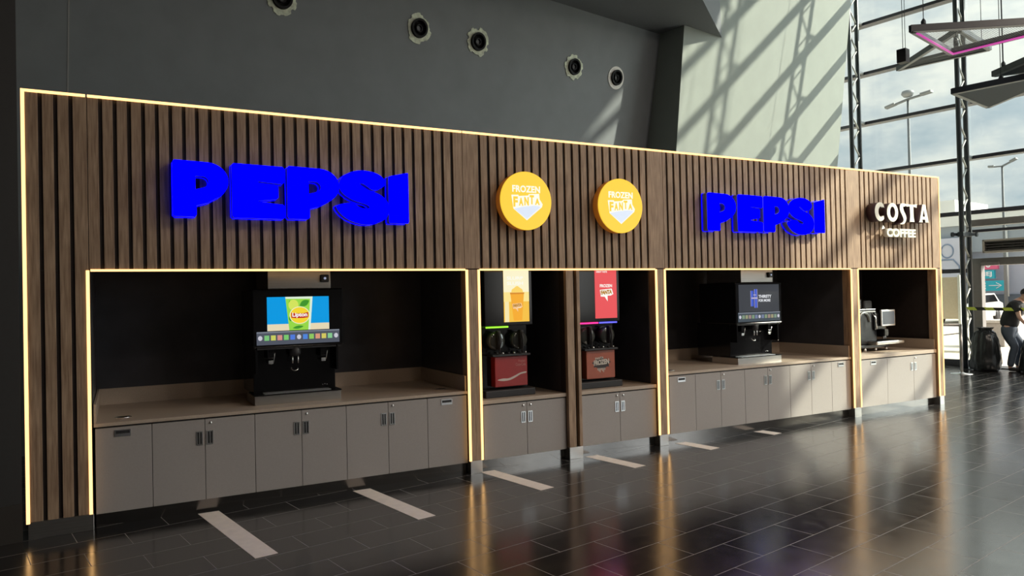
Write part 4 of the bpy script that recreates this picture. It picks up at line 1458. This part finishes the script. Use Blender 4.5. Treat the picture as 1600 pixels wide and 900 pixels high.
# ------------------------------------------------------------------ outside
def outside():
    b = MB()
    b.box(17.6, 140, -60, 80, -.25, -.05)
    structure(b.build('ground', mat('sunlit_paving', (.62, .54, .44), .8, noise=.08, nscale=1.5), grid=True))
    # large shed
    t = Thing('store_building', 'long pale store building with white roof edge across the car park', 'building', (62, 10, -.05), True)
    G1 = mat('cladding_blue_grey', (.36, .40, .45), .6, noise=.04, nscale=.5)
    G2 = mat('cladding_lilac', (.48, .50, .58), .6, noise=.03, nscale=.5)
    WH = mat('parapet_white', (.85, .85, .82), .6, noise=.02)
    part(t, 'wall', G2, lambda b: b.box(60, 80, -40, 40, -.05, 5.6))
    part(t, 'upper_band', G1, lambda b: b.box(59.6, 80, -40, 40, 4.3, 6.3))
    part(t, 'roof_edge', WH, lambda b: (b.box(59.2, 80.4, -40, 40, 6.3, 7.1), b.box(59.5, 66, 15.7, 17.3, 7.1, 8.3)))
    part(t, 'plinth_band', mat('band_dark', (.12, .14, .17), .6), lambda b: b.box(59.7, 60, -40, 40, -.05, 1.15))
    part(t, 'drainpipe', WH, lambda b: b.tube([(59.5, 12.4, 1), (59.5, 12.4, 6)], .07, 8))
    # billboard with a figure
    t = Thing('billboard', 'pale billboard with an outlined figure left of the lattice column', 'billboard', (58.9, 16, 2.3), True)
    part(t, 'board', mat('billboard_lilac', (.62, .62, .72), .6), lambda b: b.box(58.9, 59.1, 14.9, 17.4, 2.3, 5.4, .02))
    lm = mat('billboard_print', (.22, .28, .40), .6)
    part(t, 'printed_figure', lm, lambda b: (b.tube([(58.88, 16.1 + .42 * cos(q), 4.45 + .5 * sin(q)) for q in [2 * pi * k / 20 for k in range(21)]], .05, 6),
                                          b.tube([(58.88, 17.0, 2.5), (58.88, 16.9, 3.3), (58.88, 16.5, 3.8), (58.88, 15.7, 3.8), (58.88, 15.3, 3.3), (58.88, 15.2, 2.5)], .06, 6),
                                          b.tube([(58.88, 16.9, 3.3), (58.88, 15.9, 2.8)], .05, 6)))
    part(t, 'frame', FRAME, lambda b: b.box(58.95, 59.05, 14.9, 17.4, 2.0, 2.3))
    part(t, 'prop', FRAME, lambda b: (b.box(58.95, 59.05, 15.2, 15.35, -.05, 2.0), b.box(58.95, 59.05, 17.0, 17.15, -.05, 2.0)))
    # shop signs
    TEAL = mat('sign_teal', (.02, .42, .52), .5)
    PINK = mat('sign_pink', (.70, .12, .24), .5)
    PW = mat('sign_white', (.85, .87, .87), .5)

    def board(name, lab, m, v1, v0, z0, z1, txt, tv1, tv0, u=58.6):
        t = Thing(name, lab, 'sign', (u, (v0 + v1) / 2, z0), True, 'coloured boards beyond the door')
        part(t, 'board', m, lambda b: b.box(u, u + .3, v0, v1, z0, z1, .01))
        hh = z1 - z0
        M = Matrix(((0, 0, -1, u - .002), (-(tv1 - tv0), 0, 0, tv1), (0, hh * .66, 0, z0 + hh * .17), (0, 0, 0, 1)))
        MB().add(text_mesh(txt, .02, .03), M).build('lettering', PW, th=t)
        return t
    board('shop_sign', 'pink board with white letters, topmost beyond the glass door', PINK, 14.6, 12.72, 2.97, 3.70, 'TO', 13.75, 13.15)
    board('shop_sign', 'teal board reading NIEJ beyond the glass door', TEAL, 14.6, 12.95, 2.30, 2.90, 'NIEJ', 14.0, 13.1)
    t2 = board('shop_sign', 'long teal board with an arrow, lowest beyond the glass door', TEAL, 14.6, 12.35, 1.42, 2.15, 'CIE', 14.05, 13.5)
    part(t2, 'arrow', PW, lambda b: (b.tube([(58.58, 13.3, 1.8), (58.58, 12.55, 1.8)], .03, 6), b.tube([(58.58, 12.85, 2.0), (58.58, 12.5, 1.8), (58.58, 12.85, 1.6)], .03, 6)))

    # car
    cu, cv = 41, 8.3
    t = Thing('parked_car', 'white car parked outside, seen below the coloured boards', 'car', (cu, cv, -.05), True)
    CP = mat('car_white', (.80, .80, .78), .25, coat=.5)
    prof = [(-2.1, .30), (-2.1, .72), (-1.85, .86), (-1.0, .95), (-.45, 1.42), (.9, 1.45), (1.6, 1.02), (2.05, .92), (2.12, .55), (2.1, .30)]
    part(t, 'car_body', CP, lambda b: b.solid([(cu + x, cv - .85, z - .05) for x, z in prof], (0, 1.7, 0)))
    part(t, 'car_window', BLACKGLOSS, lambda b: (b.solid([(cu + x, cv - .87, z - .05) for x, z in [(-.85, .98), (-.40, 1.36), (.85, 1.38), (1.35, 1.02)]], (0, 1.74, 0)), b.solid([(cu - 1.01, cv - .7, .93), (cu - .52, cv - .65, 1.33), (cu - .52, cv + .65, 1.33), (cu - 1.01, cv + .7, .93)], (.02, 0, .02))))
    for x in (-1.3, 1.3):
        for s in (-.80, .80):
            part(t, 'wheel', BLACKMATT, lambda b: b.lathe([(.0, -.1), (.22, -.1), (.32, -.07), (.32, .07), (.22, .1), (.0, .1)], (cu + x, cv + s, .27), 'y', 24))
    part(t, 'headlight', CHROME, lambda b: (b.box(cu - 2.14, cu - 2.08, cv - .75, cv - .45, .55, .70, .01), b.box(cu - 2.14, cu - 2.08, cv + .45, cv + .75, .55, .70, .01)))
    t = Thing('parked_car', 'dark car parked outside, right of the white one', 'car', (46, 5.2, -.05), True)
    cu, cv = 46, 5.2
    part(t, 'car_body', mat('car_grey', (.10, .11, .13), .25, coat=.5), lambda b: b.solid([(cu + x, cv - .85, z - .05) for x, z in prof], (0, 1.7, 0)))
    part(t, 'car_window', BLACKGLOSS, lambda b: b.solid([(cu + x, cv - .87, z - .05) for x, z in [(-.85, .98), (-.40, 1.36), (.85, 1.38), (1.35, 1.02)]], (0, 1.74, 0)))
    for x in (-1.3, 1.3):
        for s in (-.80, .80):
            part(t, 'wheel', BLACKMATT, lambda b: b.lathe([(.0, -.1), (.22, -.1), (.32, -.07), (.32, .07), (.22, .1), (.0, .1)], (cu + x, cv + s, .27), 'y', 24))
    # low planter
    t = Thing('concrete_planter', 'low grey concrete block outside between the bag and the person', 'planter', (24.5, 1.75, -.05), True)
    part(t, 'block', mat('concrete', (.33, .31, .29), .8, noise=.08), lambda b: b.box(24.2, 24.8, 1.35, 2.1, -.05, .66, .03))
    part(t, 'cap_slab', mat('concrete_cap', (.45, .43, .40), .8, noise=.08), lambda b: b.box(24.1, 24.9, 1.2, 2.3, .66, .74, .015))
    # beige hoarding beyond the barrier
    t = Thing('beige_hoarding', 'beige board raised on a white post frame outside behind the barrier rail', 'hoarding', (19.6, 1.05, -.05), True)
    part(t, 'sheet', mat('hoarding_beige', (.62, .50, .36), .7, noise=.05), lambda b: b.box(19.5, 19.56, .82, 1.25, .95, 2.0, .005))
    part(t, 'edge_post', WHITEPL, lambda b: (b.box(19.48, 19.58, .76, .82, -.05, 2.05, .005), b.box(19.48, 19.58, 1.25, 1.31, -.05, 2.05, .005), b.box(19.48, 19.58, .82, 1.25, .10, .16, .005)))
    # lamps
    def lamp(u, v, h, a1, a2, globe, lab):
        t = Thing('street_lamp', lab, 'street lamp', (u, v, -.05), True, 'street lamps over the car park')
        LM = mat('backlit_galvanised', (.13, .14, .15), .6, .0, noise=.05)  # lamp greys darkened: the backlit shade is put into the colour
        part(t, 'pole', LM, lambda b: b.tube([(u, v, -.05), (u, v, h)], [.11, .06], 10))
        for (dv, dz) in (a1, a2):
            part(t, 'lamp_arm', LM, lambda b: b.bar((u, v, h), (u, v + dv, h + dz), .22, .07, .01))
            part(t, 'lamp_head', mat('lamp_head_grey', (.2, .21, .21), .5), lambda b: b.bar((u, v + dv * .55, h + dz * .55 + .03), (u, v + dv, h + dz + .03), .36, .12, .02))
        if globe:
            part(t, 'top_globe', mat('globe_grey', (.22, .23, .24), .5), lambda b: b.lathe([(.0, h + .10), (.2, h + .13), (.32, h + .28), (.28, h + .42), (.14, h + .47), (0, h + .47)], (u, v, 0), 'z', 20))
    lamp(40, 10.57, 11.75, (1.15, -.25), (-1.2, .12), True, 'tall two-armed street lamp with a globe on top, seen through the upper panes')
    lamp(52, 10.15, 9.25, (.75, .05), (-.8, .35), False, 'shorter two-armed street lamp right of the lattice column')


outside()


# ------------------------------------------------------------------ added fill lights, unseen above the frame
def fill_lamps():
    for i, (u, v, z, w) in enumerate(FILL_LAMPS):
        t = Thing('fill_lamp', 'round added fill lamp hung unseen under the high roof', 'fill lamp', (u, v, z), True, 'added fill lamps')
        part(t, 'rim', WHITEPL, lambda b: b.lathe([(.30, .02), (.30, -.03), (.27, -.03), (.27, .02)], (u, v, z), 'z', 32))
        part(t, 'cable', FRAME, lambda b: b.tube([(u, v, z + .02), (u, v, 13.4 if z > 7 else z + .1)], .01, 6))
        ld = bpy.data.lights.new('fill_light', 'AREA')
        ld.shape = 'DISK'
        ld.size = .5
        ld.energy = w
        ld.color = (1.0, .84, .70)
        lo = bpy.data.objects.new('fill_light', ld)
        COL.objects.link(lo)
        lo.parent = t.o
        lo.location = (0, 0, -.04)


fill_lamps()
